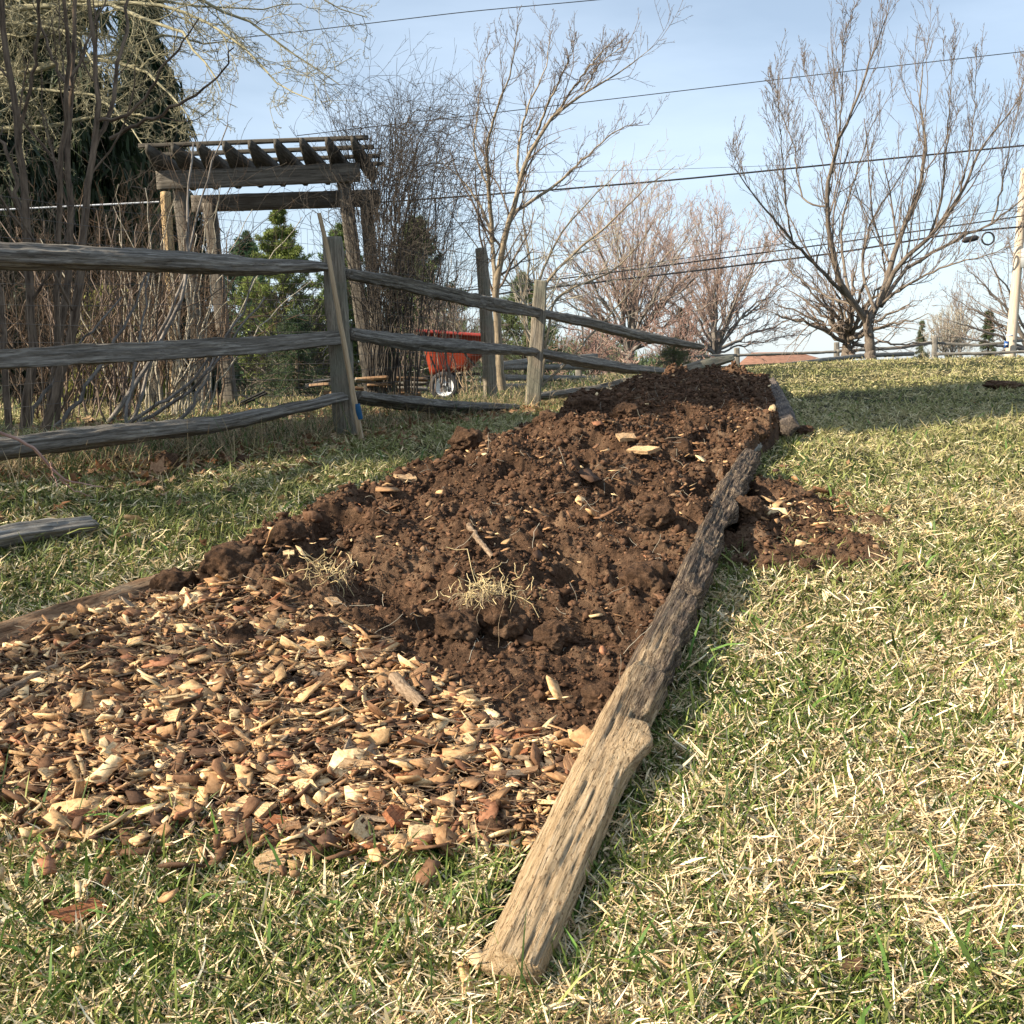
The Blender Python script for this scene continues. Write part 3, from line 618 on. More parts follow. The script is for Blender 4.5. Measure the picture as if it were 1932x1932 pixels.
# ================================================================== GARDEN CART
def C3(cx, cy): return 734.8+cx*.1158, 594.2+cy*.1158
Yc = 14.0; cart = empty('garden_cart', P(838, 756, Yc)); tag(cart, 'orange red plastic yard cart with a white wheel parked behind the fence', 'cart')
tl, tr = P(786, 626, Yc), P(946, 637, Yc); bl, br = P(806, 708, Yc), P(884, 700, Yc)
def tub():
    n = 22; V = []; Fc = []; cyc = Yc+.38
    def ring(xl, xr, y0, y1, zl, zr, rib):
        r = []
        for k in range(64):
            a = k/64*2*math.pi; c, s_ = math.cos(a), math.sin(a); e = .35
            X = math.copysign(abs(c)**e, c); Yy = math.copysign(abs(s_)**e, s_); b = rib*(1 if k % 2 else 0)
            x = (xl+xr)/2+X*(xr-xl)/2*(1-b); y_ = (y0+y1)/2+Yy*(y1-y0)/2*(1-b); r.append((x, y_, zl+(zr-zl)*(X+1)/2))
        return r
    L = []
    for t in np.linspace(0, 1, 8): L.append(ring(tl[0]+.02+(bl[0]-tl[0])*t, tr[0]-.02+(br[0]-tr[0])*t, Yc+.02+.10*t, Yc+.72-.10*t, tl[2]+(bl[2]-tl[2])*t, tr[2]+(br[2]-tr[2])*t, .012))
    for t in np.linspace(.97, .03, 8): L.append(ring(tl[0]+.04+(bl[0]-tl[0])*t, tr[0]-.04+(br[0]-tr[0])*t, Yc+.04+.10*t, Yc+.70-.10*t, tl[2]+.01+(bl[2]-tl[2])*t, tr[2]+.01+(br[2]-tr[2])*t, 0))
    V = np.array(L).reshape(-1, 3); idx = np.arange(16*64).reshape(16, 64); nx = np.roll(idx, -1, 1)
    f = [np.stack([idx[:-1], nx[:-1], nx[1:], idx[1:]], -1).reshape(-1, 4)]
    a = len(V); V = np.vstack([V, V[7*64:8*64].mean(0), V[8*64:9*64].mean(0)]); i = np.arange(64); j = (i+1) % 64
    f.append(np.stack([i+7*64, j+7*64, np.full(64, a)], 1)); f[0] = f[0][~((f[0][:, 0] // 64) == 7)]; f.append(np.stack([j+8*64, i+8*64, np.full(64, a+1)], 1))
    return mesh_obj('tub', V, f, M['cart'], cart, gc=V, smooth=False)
tub()
rm = Tubes(); dz = np.array([0, 0, .01])
c_ = [tl, tr, tr+[0, .72, 0], tl+[0, .72, 0], tl]
for a_, b_ in zip(c_[:-1], c_[1:]): rm.add(np.stack([a_+dz, b_+dz]), .026, 8)
rm.build('rim_edge', M['cartrim'], cart)
def wheel(c, r, wdt):
    wh = empty('wheel', (0, 0, 0)); wh.parent = cart; wh.location = tuple(c-np.array(cart.location))
    def lathe(name, prof, m):
        n = 40; V = []; a = np.arange(n)/n*2*math.pi
        for rad, yy_ in prof: V.append(np.stack([np.cos(a)*rad, np.full(n, yy_), np.sin(a)*rad], 1))
        V = np.concatenate(V); K = len(prof); idx = np.arange(K*n).reshape(K, n); nx = np.roll(idx, -1, 1)
        o = mesh_obj(name, V, [np.stack([idx[:-1], idx[1:], nx[1:], nx[:-1]], -1).reshape(-1, 4)], m, None, gc=V, origin=(0, 0, 0)); o.parent = wh; o.location = (0, 0, 0); return o
    h = wdt/2
    lathe('tyre', [(r*.66, -h*.8), (r*.75, -h), (r*.9, -h*.95), (r, -h*.5), (r, h*.5), (r*.9, h*.95), (r*.75, h), (r*.66, h*.8), (r*.66, -h*.8)], M['rubber'])
    lathe('rim', [(r*.68, -h*.7), (r*.63, -h*.75), (r*.58, -h*.4), (r*.45, -h*.1), (r*.2, -h*.25), (r*.17, -h*.6), (r*.01, -h*.6), (r*.01, h*.5), (r*.68, h*.5), (r*.68, -h*.7)], M['rim'])
    lathe('hub', [(r*.09, -h*.6), (r*.09, -h*.95), (r*.001, -h*.95)], M['black'])
wheel(P(838, 729, Yc-.02), .185, .11); wheel(P(838, 729, Yc-.02)+[0, .75, 0], .185, .11)
for nm_, q_, r_ in (('strap', (P(863, 625, Yc-.01), P(864, 640, Yc-.01), P(880, 672, Yc+.02), P(896, 690, Yc+.03)), .016), ('strap', (P(801, 625, Yc-.01), P(802, 640, Yc-.01)), .018), ('brace', (P(812, 672, Yc+.02), P(824, 702, Yc+.02)), .012), ('axle_bar', (P(790, 712, Yc+.2), P(905, 705, Yc+.2)), .018)):
    Tubes().add(np.stack(q_), r_, 6).build(nm_, M['black'], cart)

# stacked split firewood pieces
wr = random.Random(5)
for k in range(22):
    px, py = (wr.uniform(600, 745), 0) if k < 18 else (wr.uniform(765, 800), 0); lev = k % 4; Y = 10.8+wr.uniform(-.3, .4)
    c = P(px, 745-lev*9-wr.random()*4, Y); a = wr.uniform(-.25, .35); d = np.array([math.cos(a), math.sin(a)*.6, wr.uniform(-.12, .12)])*wr.uniform(.08, .17)
    pos = ('bottom', 'second', 'third', 'top')[lev]
    o = loft('firewood_piece', [c-d, c+d], wr.uniform(.06, .12), wr.uniform(.025, .05), M['logr' if k % 3 else 'greylog'], None, n=14, sides=14, facets=4, amp=.006, seed=200+k)
    tag(o, f"{'grey' if k % 3 == 0 else 'tan'} split wood slab in the {pos} row of the low heap, {'beside the cart' if k >= 18 else ('at its left end' if px < 650 else ('in its middle' if px < 700 else 'at its right end'))}", 'firewood', 'split wood slabs heaped behind the fence')

# ================================================================== HOUSE, POLE, WIRES
hs = empty('house', P(1490, 720, 62)); tag(hs, 'house below the brow, only its brown hipped roof showing', 'house')
def hp(px, py, Y): return P(px, py, Y)
r = [hp(1380, 700, 58), hp(1625, 700, 58), hp(1625, 698, 70), hp(1380, 698, 70), hp(1418, 665, 63), hp(1505, 664, 63)]
mesh_obj('roof', np.array(r), [np.array([[0, 1, 5, 4], [2, 3, 4, 5]]), np.array([[1, 2, 5], [3, 0, 4]])], M['roof'], hs, smooth=False)
wv = np.array([[p_[0]*.98+.3, p_[1]+(.4 if i < 2 else -.4), z] for z in (r[0][2]-2.6, r[0][2]-.02) for i, p_ in enumerate(r[:4])])
mesh_obj('wall', wv, [np.array([[0, 1, 5, 4], [1, 2, 6, 5], [2, 3, 7, 6], [3, 0, 4, 7]])], M['wall'], hs, smooth=False)
up = empty('utility_pole', P(1904, 690, 38)); tag(up, 'sunlit wooden utility pole at the right edge beyond the brow', 'utility pole')
pb, ptp = P(1904, 700, 38), P(1934, 318, 38); tt = resample([pb, ptp], 20)
Tubes().add(tt, np.linspace(.175, .13, 20), 14).build('pole', M['pole'], up)
def box(name, c, s_, m, par, ry=0):
    V = np.array([[x, y, z] for x in (-1, 1) for y in (-1, 1) for z in (-1, 1)])*np.array(s_)/2+c
    return mesh_obj(name, V, [np.array([[0, 1, 3, 2], [4, 6, 7, 5], [0, 4, 5, 1], [2, 3, 7, 6], [0, 2, 6, 4], [1, 5, 7, 3]])], m, par, gc=V, smooth=False)
box('equipment_box', P(1936, 487, 37.8), (.32, .25, .62), M['box'], up); box('number_plate', P(1899, 650, 37.75), (.16, .02, .22), M['sign'], up); box('plate_mark', P(1899, 650, 37.72), (.1, .015, .05), M['white'], up); box('tag_plate', P(1905, 633, 37.72), (.22, .02, .06), M['white'], up)
def wire(pl, r, lab, Y=38, m='wire', cat='wire', Yl=None):
    pl = list(pl)
    p = [P(a, b, (Y if Yl is None else Yl+(Y-Yl)*(a-pl[0][0])/(pl[-1][0]-pl[0][0]))) for a, b in pl]
    return tag(Tubes().add(resample(p, 30), r, 6).build('overhead_wire', M[m]), lab, cat)
wire([(400, 77), (580, 58), (880, 22), (1125, 0), (1400, -28)], .014, 'topmost thin wire crossing the upper left sky')
wire([(560, 256), (1170, 185), (1550, 140), (2050, 84)], .014, 'thin wire crossing high behind both bare trees', 38.4)
wire([(700, 383), (1060, 357), (1278, 339), (1550, 312), (2050, 263)], .030, 'thick black cable crossing the middle of the sky', 37.8)
wire([(900, 328), (1278, 319), (1500, 311)], .007, 'hair thin pale wire just above the thick cable', 39)
wire([(800, 552), (1064, 522), (1278, 489), (1549, 450), (1932, 390), (2050, 372)], .012, 'thin upper line of the three low cables', 37.6)
wire([(800, 558), (1100, 521), (1278, 498), (1560, 461), (1932, 407), (2050, 390)], .024, 'black middle cable of the three low cables', 37.7)
wire([(800, 572), (1060, 540), (1312, 511), (1583, 477), (1820, 437), (1921, 428), (2050, 420)], .032, 'lowest thick black cable carrying the splice case', 37.5)
a = np.linspace(0, 2*math.pi, 28); cc = P(1864, 450, 37.45); tag(Tubes().add(np.stack([cc[0]+.2*np.cos(a), np.full(28, cc[1]), cc[2]+.2*np.sin(a)], 1), .03, 6).build('cable_coil', M['wire']), 'round coil of spare cable hanging beside the pole', 'cable coil')
tag(Tubes().add(resample([P(1815, 455, 37.45), P(1822, 453, 37.45), P(1840, 449, 37.45), P(1847, 448, 37.45)], 8), np.array([.03, .09, .1, .1, .1, .1, .09, .03]), 10).build('splice_case', M['wire']), 'black splice case slung on the lowest cable', 'splice case')
tag(Tubes().add(resample([P(-200, 406, 10.5), P(0, 396, 10.8), P(300, 381, 11.2)], 12), .009, 6).build('pale_cable', M['cable']), 'bright white cable stretched behind the shrubs to the arbor', 'cable')

# ================================================================== BARE TREES
def tree(name, lab, A, R, bark, twig, levels, cat='tree', base=None, extra=None):
    o = empty(name, base if base is not None else A[0, 0]); tag(o, lab, cat)
    tk = Tubes().add(A, R, 10); tk.build('trunk', M[bark], o)
    cr = Tubes(); Pp, Rp = A, R
    for k, lv in enumerate(levels):
        sides = lv.pop('sides', 5 if k == 0 else (4 if k == 1 else 3)); keep = lv.pop('src', None)
        Pp, Rp = grow(Pp, Rp, **lv); cr.add(Pp, Rp, sides)
    cr.build('crown', M[twig], o); return o
def C8(cx, cy): return 1278+cx*.3387, cy*.3387
base = [(1642, 690), (1641, 640)]
def cv(l): return [C8(*q) for q in l]
L = [([(1642, 700), (1642, 660), (1638, 625), (1634, 598)], .17, .12, 0),
     ([(1634, 606), (1612, 575), (1600, 560)]+cv([(880, 1509), (830, 1200), (840, 1000), (900, 780), (1000, 560), (1100, 270), (1200, 0)]), .10, .006, -1.5),
     ([(1612, 577), (1580, 540)]+cv([(790, 1500), (640, 1340), (480, 1150), (330, 960), (300, 920)]), .07, .006, -2.5),
     (cv([(838, 1150), (700, 1130), (660, 950), (650, 800), (560, 600), (545, 430)]), .03, .005, 1.5),
     ([(1636, 604), (1655, 585), (1668, 548)]+cv([(1180, 1509), (1220, 1330), (1330, 1130), (1400, 780), (1350, 640), (1350, 480), (1400, 200)]), .11, .005, 2),
     ([(1660, 575), (1678, 530)]+cv([(1220, 1480), (1400, 1330), (1560, 1130), (1700, 800), (1850, 640), (1932, 500), (1990, 360)]), .08, .006, -1.2),
     ([(1662, 578), (1690, 535)]+cv([(1250, 1509), (1500, 1360), (1750, 1250), (1932, 1100), (2100, 960)]), .07, .006, 1.5),
     ([(1652, 590)]+cv([(1020, 1509), (1080, 1220), (1200, 1050), (1300, 900), (1350, 700)]), .05, .006, 3),
     ([(1606, 568)]+cv([(930, 1500), (900, 1300), (980, 1000), (1080, 700), (1200, 500)]), .05, .006, 2.5),
     (cv([(640, 1340), (600, 1100), (570, 700), (555, 430)]), .03, .004, -2.5),
     (cv([(1400, 1330), (1480, 1100), (1500, 800), (1520, 500), (1535, 240)]), .04, .004, -.5),
     (cv([(1560, 1130), (1620, 900), (1650, 650), (1665, 290)]), .03, .004, -1),
     (cv([(1750, 1250), (1820, 1000), (1850, 800), (1900, 600), (1932, 380)]), .03, .004, 1),
     (cv([(880, 1000), (860, 800), (760, 560), (700, 360)]), .02, .004, 1),
     (cv([(900, 780), (920, 500), (920, 250), (978, 40)]), .025, .004, -1),
     ([(1660, 575), (1700, 545), (1745, 520), (1800, 495), (1870, 480), (1932, 450)], .045, .006, -2.5),
     ([(1612, 577), (1560, 560), (1500, 520), (1440, 460)], .04, .005, 2.5)]
A, R = mains(L, 24, n=24, wob=.012)
tree('bare_tree', 'large bare tree with a forked dark trunk and upswept limbs on the brow at right', A, R*.72, 'bark_brown', 'twig_umber',
     [dict(m=17, ratio=.32, ang=28, up=.20, wig=.09, tmin=.15, n=9, rr=.42, rmin=.005, taper=.4), dict(m=7, ratio=.48, ang=34, up=.16, wig=.10, n=6, rr=.6, rmin=.0048, tmin=.1), dict(m=4, ratio=.36, ang=42, up=.08, wig=.1, n=4, rr=.7, rmin=.0042, tmin=.2, sides=3)])
def C1(cx, cy): return 575+cx*.397, cy*.397
L = [([C1(935, 880+0), C1(935, 870)], .05, .05, 0)]
L = [([(948, 735), (942, 660), (936, 600), C1(905, 1400), C1(930, 1200), C1(985, 1020), C1(1020, 850), C1(1100, 640), C1(1200, 530), C1(1330, 430), C1(1480, 370), C1(1640, 235)], .085, .004, -.8),
     ([(936, 600), C1(903, 1380), C1(895, 1150), C1(860, 1040), C1(800, 920), C1(730, 830), C1(640, 760)], .055, .005, 1.2),
     ([C1(895, 1150), C1(870, 900), C1(860, 680), C1(900, 560), C1(960, 380), C1(1015, 200), C1(1020, 110)], .045, .004, -1),
     ([C1(985, 1020), C1(1080, 950), C1(1200, 880), C1(1350, 730), C1(1500, 600), C1(1640, 590)], .035, .004, .8),
     ([C1(1020, 850), C1(1010, 700), C1(1060, 500), C1(1150, 320), C1(1170, 150)], .03, .004, 1),
     ([C1(1100, 640), C1(1160, 480), C1(1250, 300), C1(1275, 190)], .025, .004, -1), ([C1(1200, 530), C1(1340, 330), C1(1470, 180)], .022, .004, -1.5),
     ([C1(1330, 430), C1(1400, 300), C1(1550, 200)], .018, .003, -.6), ([C1(870, 900), C1(800, 700), C1(830, 450), C1(880, 220)], .022, .004, 1.5)]
A, R = mains(L, 14, n=22, wob=.008)
tree('bare_tree', 'bare tree leaning right with tan lit trunk behind the stout garden post', A, R*.68, 'bark_tan', 'twig_umber',
     [dict(m=18, ratio=.27, ang=36, up=.12, wig=.14, tmin=.2, n=9, rr=.42, rmin=.0032), dict(m=7, ratio=.42, ang=40, up=.10, wig=.14, n=6, rr=.6, rmin=.0026, tmin=.1), dict(m=4, ratio=.3, ang=45, up=.08, wig=.12, n=4, rr=.7, rmin=.0022, tmin=.2)])
# low spreading shrub-tree right of it
L = [([(1008, 745), C1(1040, 1420), C1(1080, 1250), C1(1040, 1100), C1(1040, 950), C1(1060, 760)], .03, .004, 0.5), ([(1015, 740), C1(1090, 1400), C1(1250, 1230), C1(1450, 1060), C1(1650, 870), C1(1760, 790)], .035, .004, -.5),
     ([(1015, 740), C1(1080, 1430), C1(1130, 1300), C1(1200, 1130), C1(1400, 900), C1(1530, 780)], .03, .004, .5), ([(1005, 745), C1(1030, 1400), C1(990, 1200), C1(1000, 1050)], .02, .003, 1), ([(1020, 740), C1(1180, 1400), C1(1400, 1330), C1(1560, 1200), C1(1680, 1020)], .028, .004, 0),
     ([(930, 700), (890, 660), (850, 590), (800, 500), (760, 440)], .03, .004, .6), ([(1012, 740), (1110, 640), (1180, 560), (1262, 480), (1310, 420)], .02, .003, .8)]
A, R = mains(L, 16, n=20, wob=.012)
tree('spreading_shrub', 'pale many stemmed bare shrub spreading right behind the short fence post', A, R, 'bark_tan', 'twig_pale',
     [dict(m=14, ratio=.34, ang=40, up=.08, wig=.16, tmin=.12, n=8, rr=.5, rmin=.0034), dict(m=6, ratio=.42, ang=42, up=.06, wig=.16, n=5, rr=.6, rmin=.0028, tmin=.1)], cat='shrub')
def round_tree(name, lab, px, pyb, Y, topy, halfw, seed, bark, twig, nm=14, r0=.16, rmin=.008, m1=11, m2=7, m3=4, split=.25, cat='tree', lean=0, up=.12, low=.0):
    global rng; keep = rng; rng = np.random.default_rng(seed)
    L = []; H = pyb-topy; sp = pyb-H*split
    L.append(([(px, pyb+15), (px+lean*.2, (pyb+sp)/2), (px+lean*.3, sp)], r0, r0*.8, 0))
    for k in range(nm):
        a = (k+.5)/nm*2-1; a = a*.98+rng.normal(0, .05); ph = a*math.pi/2
        ex = px+lean+math.sin(ph)*halfw; ey = pyb-H*(split+(1-split)*(low+(1-low)*math.cos(ph)**.7)); bx = px+lean*.3
        sy = sp+rng.uniform(-.05, .3)*H*split
        mxp = bx+(ex-bx)*.42; myp = sy+(ey-sy)*.55
        L.append(([(px+lean*.25, sy), (bx+(ex-bx)*.16, sy+(ey-sy)*.25), (mxp, myp), (ex, ey)], r0*rng.uniform(.3, .55), rmin, rng.uniform(-1, 1)*halfw/F*Y*.9))
    A, R = mains(L, Y, n=16, wob=.04)
    o = tree(name, lab, A, R, bark, twig, [dict(m=m1, ratio=.36, ang=34, up=up, wig=.12, tmin=.2, n=7, rr=.45, rmin=rmin), dict(m=m2, ratio=.42, ang=36, up=up, wig=.12, n=5, rr=.6, rmin=rmin*.85, tmin=.1), dict(m=m3, ratio=.4, ang=38, up=up*.5, wig=.1, n=3, rr=.7, rmin=rmin*.75, tmin=.2, sides=3)], cat=cat)
    rng = keep; return o
round_tree('bare_tree', 'rounded reddish budding tree in the middle distance above the sagging rails', 1190, 700, 40, 372, 165, 1, 'bark_grey', 'twig_rosy', nm=24, rmin=.0085, m1=14, m2=9, m3=5, up=.10, split=.12, low=-.05)
round_tree('bare_tree', 'pink tipped hazy tree right of the rounded reddish one', 1350, 700, 46, 408, 165, 2, 'bark_grey', 'twig_rosy', nm=22, rmin=.010, m1=13, m2=8, m3=5, low=-.1, split=.12)
round_tree('bare_tree', 'lower wide bare tree directly behind the large forked tree', 1598, 668, 33, 470, 165, 3, 'bark_brown', 'twig_brown', nm=18, rmin=.0055, m1=11, m2=6, m3=3, split=.12, r0=.15, up=.03, low=-.1)
round_tree('bare_tree', 'bare tree at the right edge behind the utility pole', 1950, 700, 42, 430, 165, 4, 'bark_grey', 'twig_brown', nm=18, rmin=.0065, m1=11, m2=6, m3=4, split=.12, r0=.16, up=.05)
round_tree('hedge_bush', 'dense pale brown bush on the horizon left of the small spruce', 1790, 685, 52, 592, 46, 5, 'bark_grey', 'twig_pale', nm=24, rmin=.009, m1=10, m2=6, m3=3, split=.04, r0=.06, cat='bush', up=.3)
round_tree('bare_tree', 'small upright bare tree behind the pale bush on the horizon', 1812, 690, 60, 530, 34, 6, 'bark_grey', 'twig_brown', nm=10, rmin=.008, m1=9, m2=6, m3=2, split=.2, r0=.09, up=.3)
round_tree('brown_shrub', 'russet brown tangled shrub under the rounded tree behind the fence', 1275, 700, 30, 585, 62, 7, 'bark_grey', 'twig_red', nm=16, rmin=.006, m1=10, m2=7, m3=3, split=.03, r0=.05, cat='shrub', up=.05)
round_tree('brown_shrub', 'low russet shrub mass beyond the sagging rails', 1120, 712, 26, 610, 75, 8, 'bark_grey', 'twig_red', nm=16, rmin=.005, m1=10, m2=7, m3=3, split=.03, r0=.05, cat='shrub', up=.05)
round_tree('brown_shrub', 'grey thicket behind the red cart', 850, 738, 19, 560, 95, 9, 'bark_grey', 'twig_brown', nm=20, rmin=.0042, m1=11, m2=7, m3=3, split=.03, r0=.04, cat='shrub', up=.05)
round_tree('brown_shrub', 'dark thicket seen through the arbor opening', 560, 745, 17, 560, 110, 10, 'bark_grey', 'twig_dark', nm=20, rmin=.004, m1=11, m2=7, m3=3, split=.03, r0=.04, cat='shrub', up=.02)

# big lichen covered tree, upper left
def C0(cx, cy): return cx*.3645, cy*.3645
L = [([(-330, 780), (-320, 500), (-300, 250), (-290, 60), (-260, -120)], .22, .12, 0)]
for pl, r0 in [([(260, 760), (-40, 150), (120, 130), (250, 145), (420, 60)], .05), ([(230, 560), (400, 300), (620, 320), (760, 360), (900, 500), (1000, 640)], .05), ([(240, 420), (620, 290), (740, 190), (860, 170), (960, 190), (1100, 250), (1260, 230)], .045),
               ([(270, 100), (500, 0), (700, 60), (980, 190), (1060, 300), (1150, 480)], .05), ([(300, -200), (800, -120), (1080, 0), (1200, 60), (1340, 150), (1500, 260), (1650, 350), (1760, 440)], .045),
               ([(230, 800), (570, 600), (760, 590), (870, 650), (960, 700)], .04), ([(300, -100), (900, 20), (1250, 190), (1400, 420), (1620, 520)], .035), ([(300, -250), (1200, -150), (1600, -60), (1750, 60), (1900, 90)], .035),
               ([(250, 300), (150, 420), (40, 560), (-100, 640)], .04), ([(260, 200), (560, 160), (700, 260), (820, 430), (900, 600)], .035), ([(280, 0), (420, 150), (480, 350), (500, 520)], .03),
               ([(270, 50), (100, 20), (-60, 60), (-200, 120)], .04), ([(240, 600), (100, 520), (0, 430), (-120, 400)], .035), ([(280, -60), (640, -40), (1000, 40), (1300, 60), (1560, 20)], .03), ([(260, 380), (480, 480), (640, 600), (760, 780)], .028)]:
    pl = [(-800, pl[0][1]*.9+60)]+pl[1:]; r0 *= 1.2
    L.append(([C0(*q_) for q_ in pl], r0, .006, random.uniform(-2.2, 2.2)))
A, R = mains(L, 15, n=20, wob=.02)
tree('lichen_tree', 'big pale lichened bare tree filling the upper left with crooked branches', A, R, 'bark_lichen', 'bark_lichen',
     [dict(m=20, ratio=.21, ang=48, up=-.02, wig=.22, tmin=.25, n=9, rr=.42, rmin=.0045), dict(m=8, ratio=.42, ang=46, up=.0, wig=.24, n=6, rr=.6, rmin=.0036, tmin=.1), dict(m=6, ratio=.42, ang=48, up=.03, wig=.2, n=5, rr=.7, rmin=.003, tmin=.15)])

# ================================================================== CONIFERS
def quads(C, D, ln, wd, tint, nrm=None):
    K = len(C); S = unit(np.cross(D, unit(rng.normal(size=(K, 3)))))*wd[:, None]*.5; E = C+D*ln[:, None]; M_ = C+D*ln[:, None]*.5
    V = np.stack([C-S*.5, C+S*.5, M_+S, E, M_-S], 1); i = np.arange(K)*5
    return V.reshape(-1, 3), np.stack([i, i+1, i+2, i+3, i+4], 1), np.repeat(tint, 5, 0)
def conifer(name, lab, px, Y, topy, boty, halfw, seed, base, kind='pine', dens=1.0, cat='tree', at_=None, gap=0, nw=None):
    global rng; keep = rng; rng = np.random.default_rng(seed)
    b = P(px, boty, Y) if at_ is None else np.array(at_[0], float); tz = P(px, topy, Y)[2] if at_ is None else at_[1]; H = tz-b[2]; hw = halfw/F*Y if at_ is None else at_[2]
    o = empty(name, b); tag(o, lab, cat)
    tp = np.stack([b+np.array([.02*H*math.sin(t*3), 0, H*t]) for t in np.linspace(0, 1, 14)]); tr = np.linspace(.018*H+.03, .01, 14)
    Tubes().add(tp, tr, 8).build('trunk', M['bark_brown'], o)
    nb = int((nw or 110)*dens); t = gap+(1-gap)*np.sort(rng.random(nb))**.9; az = rng.random(nb)*2*math.pi
    ln = hw*(1-t*.92)*(.65+.5*rng.random(nb)) if kind != 'spruce' else hw*(1-t*.80)*(.6+.5*rng.random(nb))
    if name == 'shade_spruce': ln = hw*(1-.75*t**3)*(.6+.5*rng.random(nb))
    n = 8; base_p = b+np.stack([0*t, 0*t, H*t], 1); d = np.stack([np.cos(az), np.sin(az), .25 if kind == 'pine' else 0*az+.1], 1) if kind != 'pine' else np.stack([np.cos(az), np.sin(az), np.full(nb, .3)], 1)
    pts = [base_p]
    for k in range(1, n):
        d = unit(d+rng.normal(size=d.shape)*.1+np.array([0, 0, .06 if kind == 'pine' else -.09])); pts.append(pts[-1]+d*(ln/(n-1))[:, None])
    A = np.stack(pts, 1); R = np.linspace(.012, .004, n)[None]*(.5+ln[:, None])
    lm = Tubes().add(A, R, 4)
    B, RB = grow(A, R, m=7, ratio=.4, ang=45, up=.03 if kind == 'pine' else -.1, wig=.12, n=5, rmin=.004, tmin=.15); lm.add(B, RB, 3); lm.build('limbs', M['bark_brown'], o)
    if kind == 'pine':
        k = int(16*dens) if dens > 0 else 1; Q = B[:, 1:].reshape(-1, 3); tot = len(Q)*16; C = np.repeat(Q, 16, 0)+rng.normal(0, .02*H/5, (tot, 3)); D = unit(rng.normal(size=(tot, 3))+np.array([0, 0, .4])); l = rng.uniform(.10, .2, tot)*H/7; wd = l*.16
    elif kind == 'drape':
        tot = len(B)*5*8; C = np.repeat(B.reshape(-1, 3), 8, 0)+rng.normal(0, .07, (tot, 3)); D = unit(rng.normal(size=(tot, 3))*.28+np.array([0, 0, -1])); l = rng.uniform(.2, .6, tot); wd = rng.uniform(.025, .06, tot)
    else:
        tot = len(B)*5*12; C = np.repeat(B.reshape(-1, 3), 12, 0)+rng.normal(0, .03, (tot, 3)); D = unit(rng.normal(size=(tot, 3))+np.array([0, 0, -.1])); l = rng.uniform(.05, .14, tot)*H/5; wd = l*.22
    cl = noise(C[:, 0]*2, C[:, 1]*2, C[:, 2]*2, 3)[:, None]
    tn = np.array([base])*np.exp(rng.normal(0, .25, (tot, 1))+.3*cl); V, Fc, ct = quads(C, D, l, wd, tn)
    mesh_obj('foliage', V, Fc, M['needle'], o, cols=ct, smooth=False); rng = keep; return o
conifer('dark_spruce', 'tall dark evergreen with hanging foliage behind the left shrubs', 90, 19, -420, 790, 300, 21, (.03, .045, .018), 'drape', nw=300)
conifer('dark_spruce', 'second dark drooping evergreen between the big one and the arbor', 300, 21, -40, 780, 150, 22, (.03, .048, .022), 'drape', nw=230)
conifer('dark_spruce', 'dark evergreen skirts low behind the brush at far left', 20, 17, 150, 800, 230, 52, (.028, .042, .02), 'drape', nw=260)
conifer('pine_tree', 'bright green pine framed in the arbor opening', 535, 34, 400, 760, 150, 23, (.17, .21, .055), nw=120)
conifer('pine_tree', 'bluish green pine left of the bright one in the arbor opening', 470, 38, 440, 760, 130, 24, (.07, .13, .06), nw=150)
conifer('pine_tree', 'dull green pine at the right end of the arbor opening', 650, 36, 430, 760, 130, 25, (.12, .17, .05), nw=160)
conifer('pine_tree', 'hazy olive pine behind the vines and above the cart', 790, 36, 420, 760, 150, 26, (.15, .19, .07), nw=190)
conifer('pine_tree', 'low olive evergreen behind the leaning bare tree', 985, 42, 520, 740, 110, 27, (.12, .16, .06), nw=120)
conifer('spruce_tree', 'small dark spruce on the horizon left of the utility pole', 1861, 55, 588, 690, 24, 28, (.06, .085, .035), 'spruce', nw=110)
conifer('spruce_tree', 'thin pale spruce on the horizon above the far fence', 1736, 55, 606, 690, 20, 29, (.12, .14, .08), 'spruce', nw=80)
conifer('spruce_tree', 'dark spruce tip beside the russet shrub', 1283, 40, 582, 700, 26, 30, (.07, .10, .045), 'spruce', nw=90)
conifer('evergreen_shrub', 'olive green low evergreen under the sagging rail end', 1270, 24, 640, 715, 65, 31, (.12, .14, .05), 'spruce', nw=90, cat='shrub')
conifer('evergreen_shrub', 'yellow green juniper glowing behind the brush at left', 215, 13.5, 560, 760, 95, 32, (.20, .21, .05), 'drape', nw=120, cat='shrub')
conifer('evergreen_shrub', 'dark green spruce boughs low behind the arbor opening', 560, 15.5, 590, 750, 105, 33, (.045, .075, .035), 'spruce', nw=110, cat='shrub')
# unseen neighbours at the left of the frame throw the band of shade across the lawn
conifer('shade_spruce', 'tall evergreen standing out of view to the left of the fence', 0, 0, 0, 0, 0, 34, (.04, .06, .03), 'spruce', at_=((-6.2, 4.45, .4), 10.5, 1.35), nw=900)

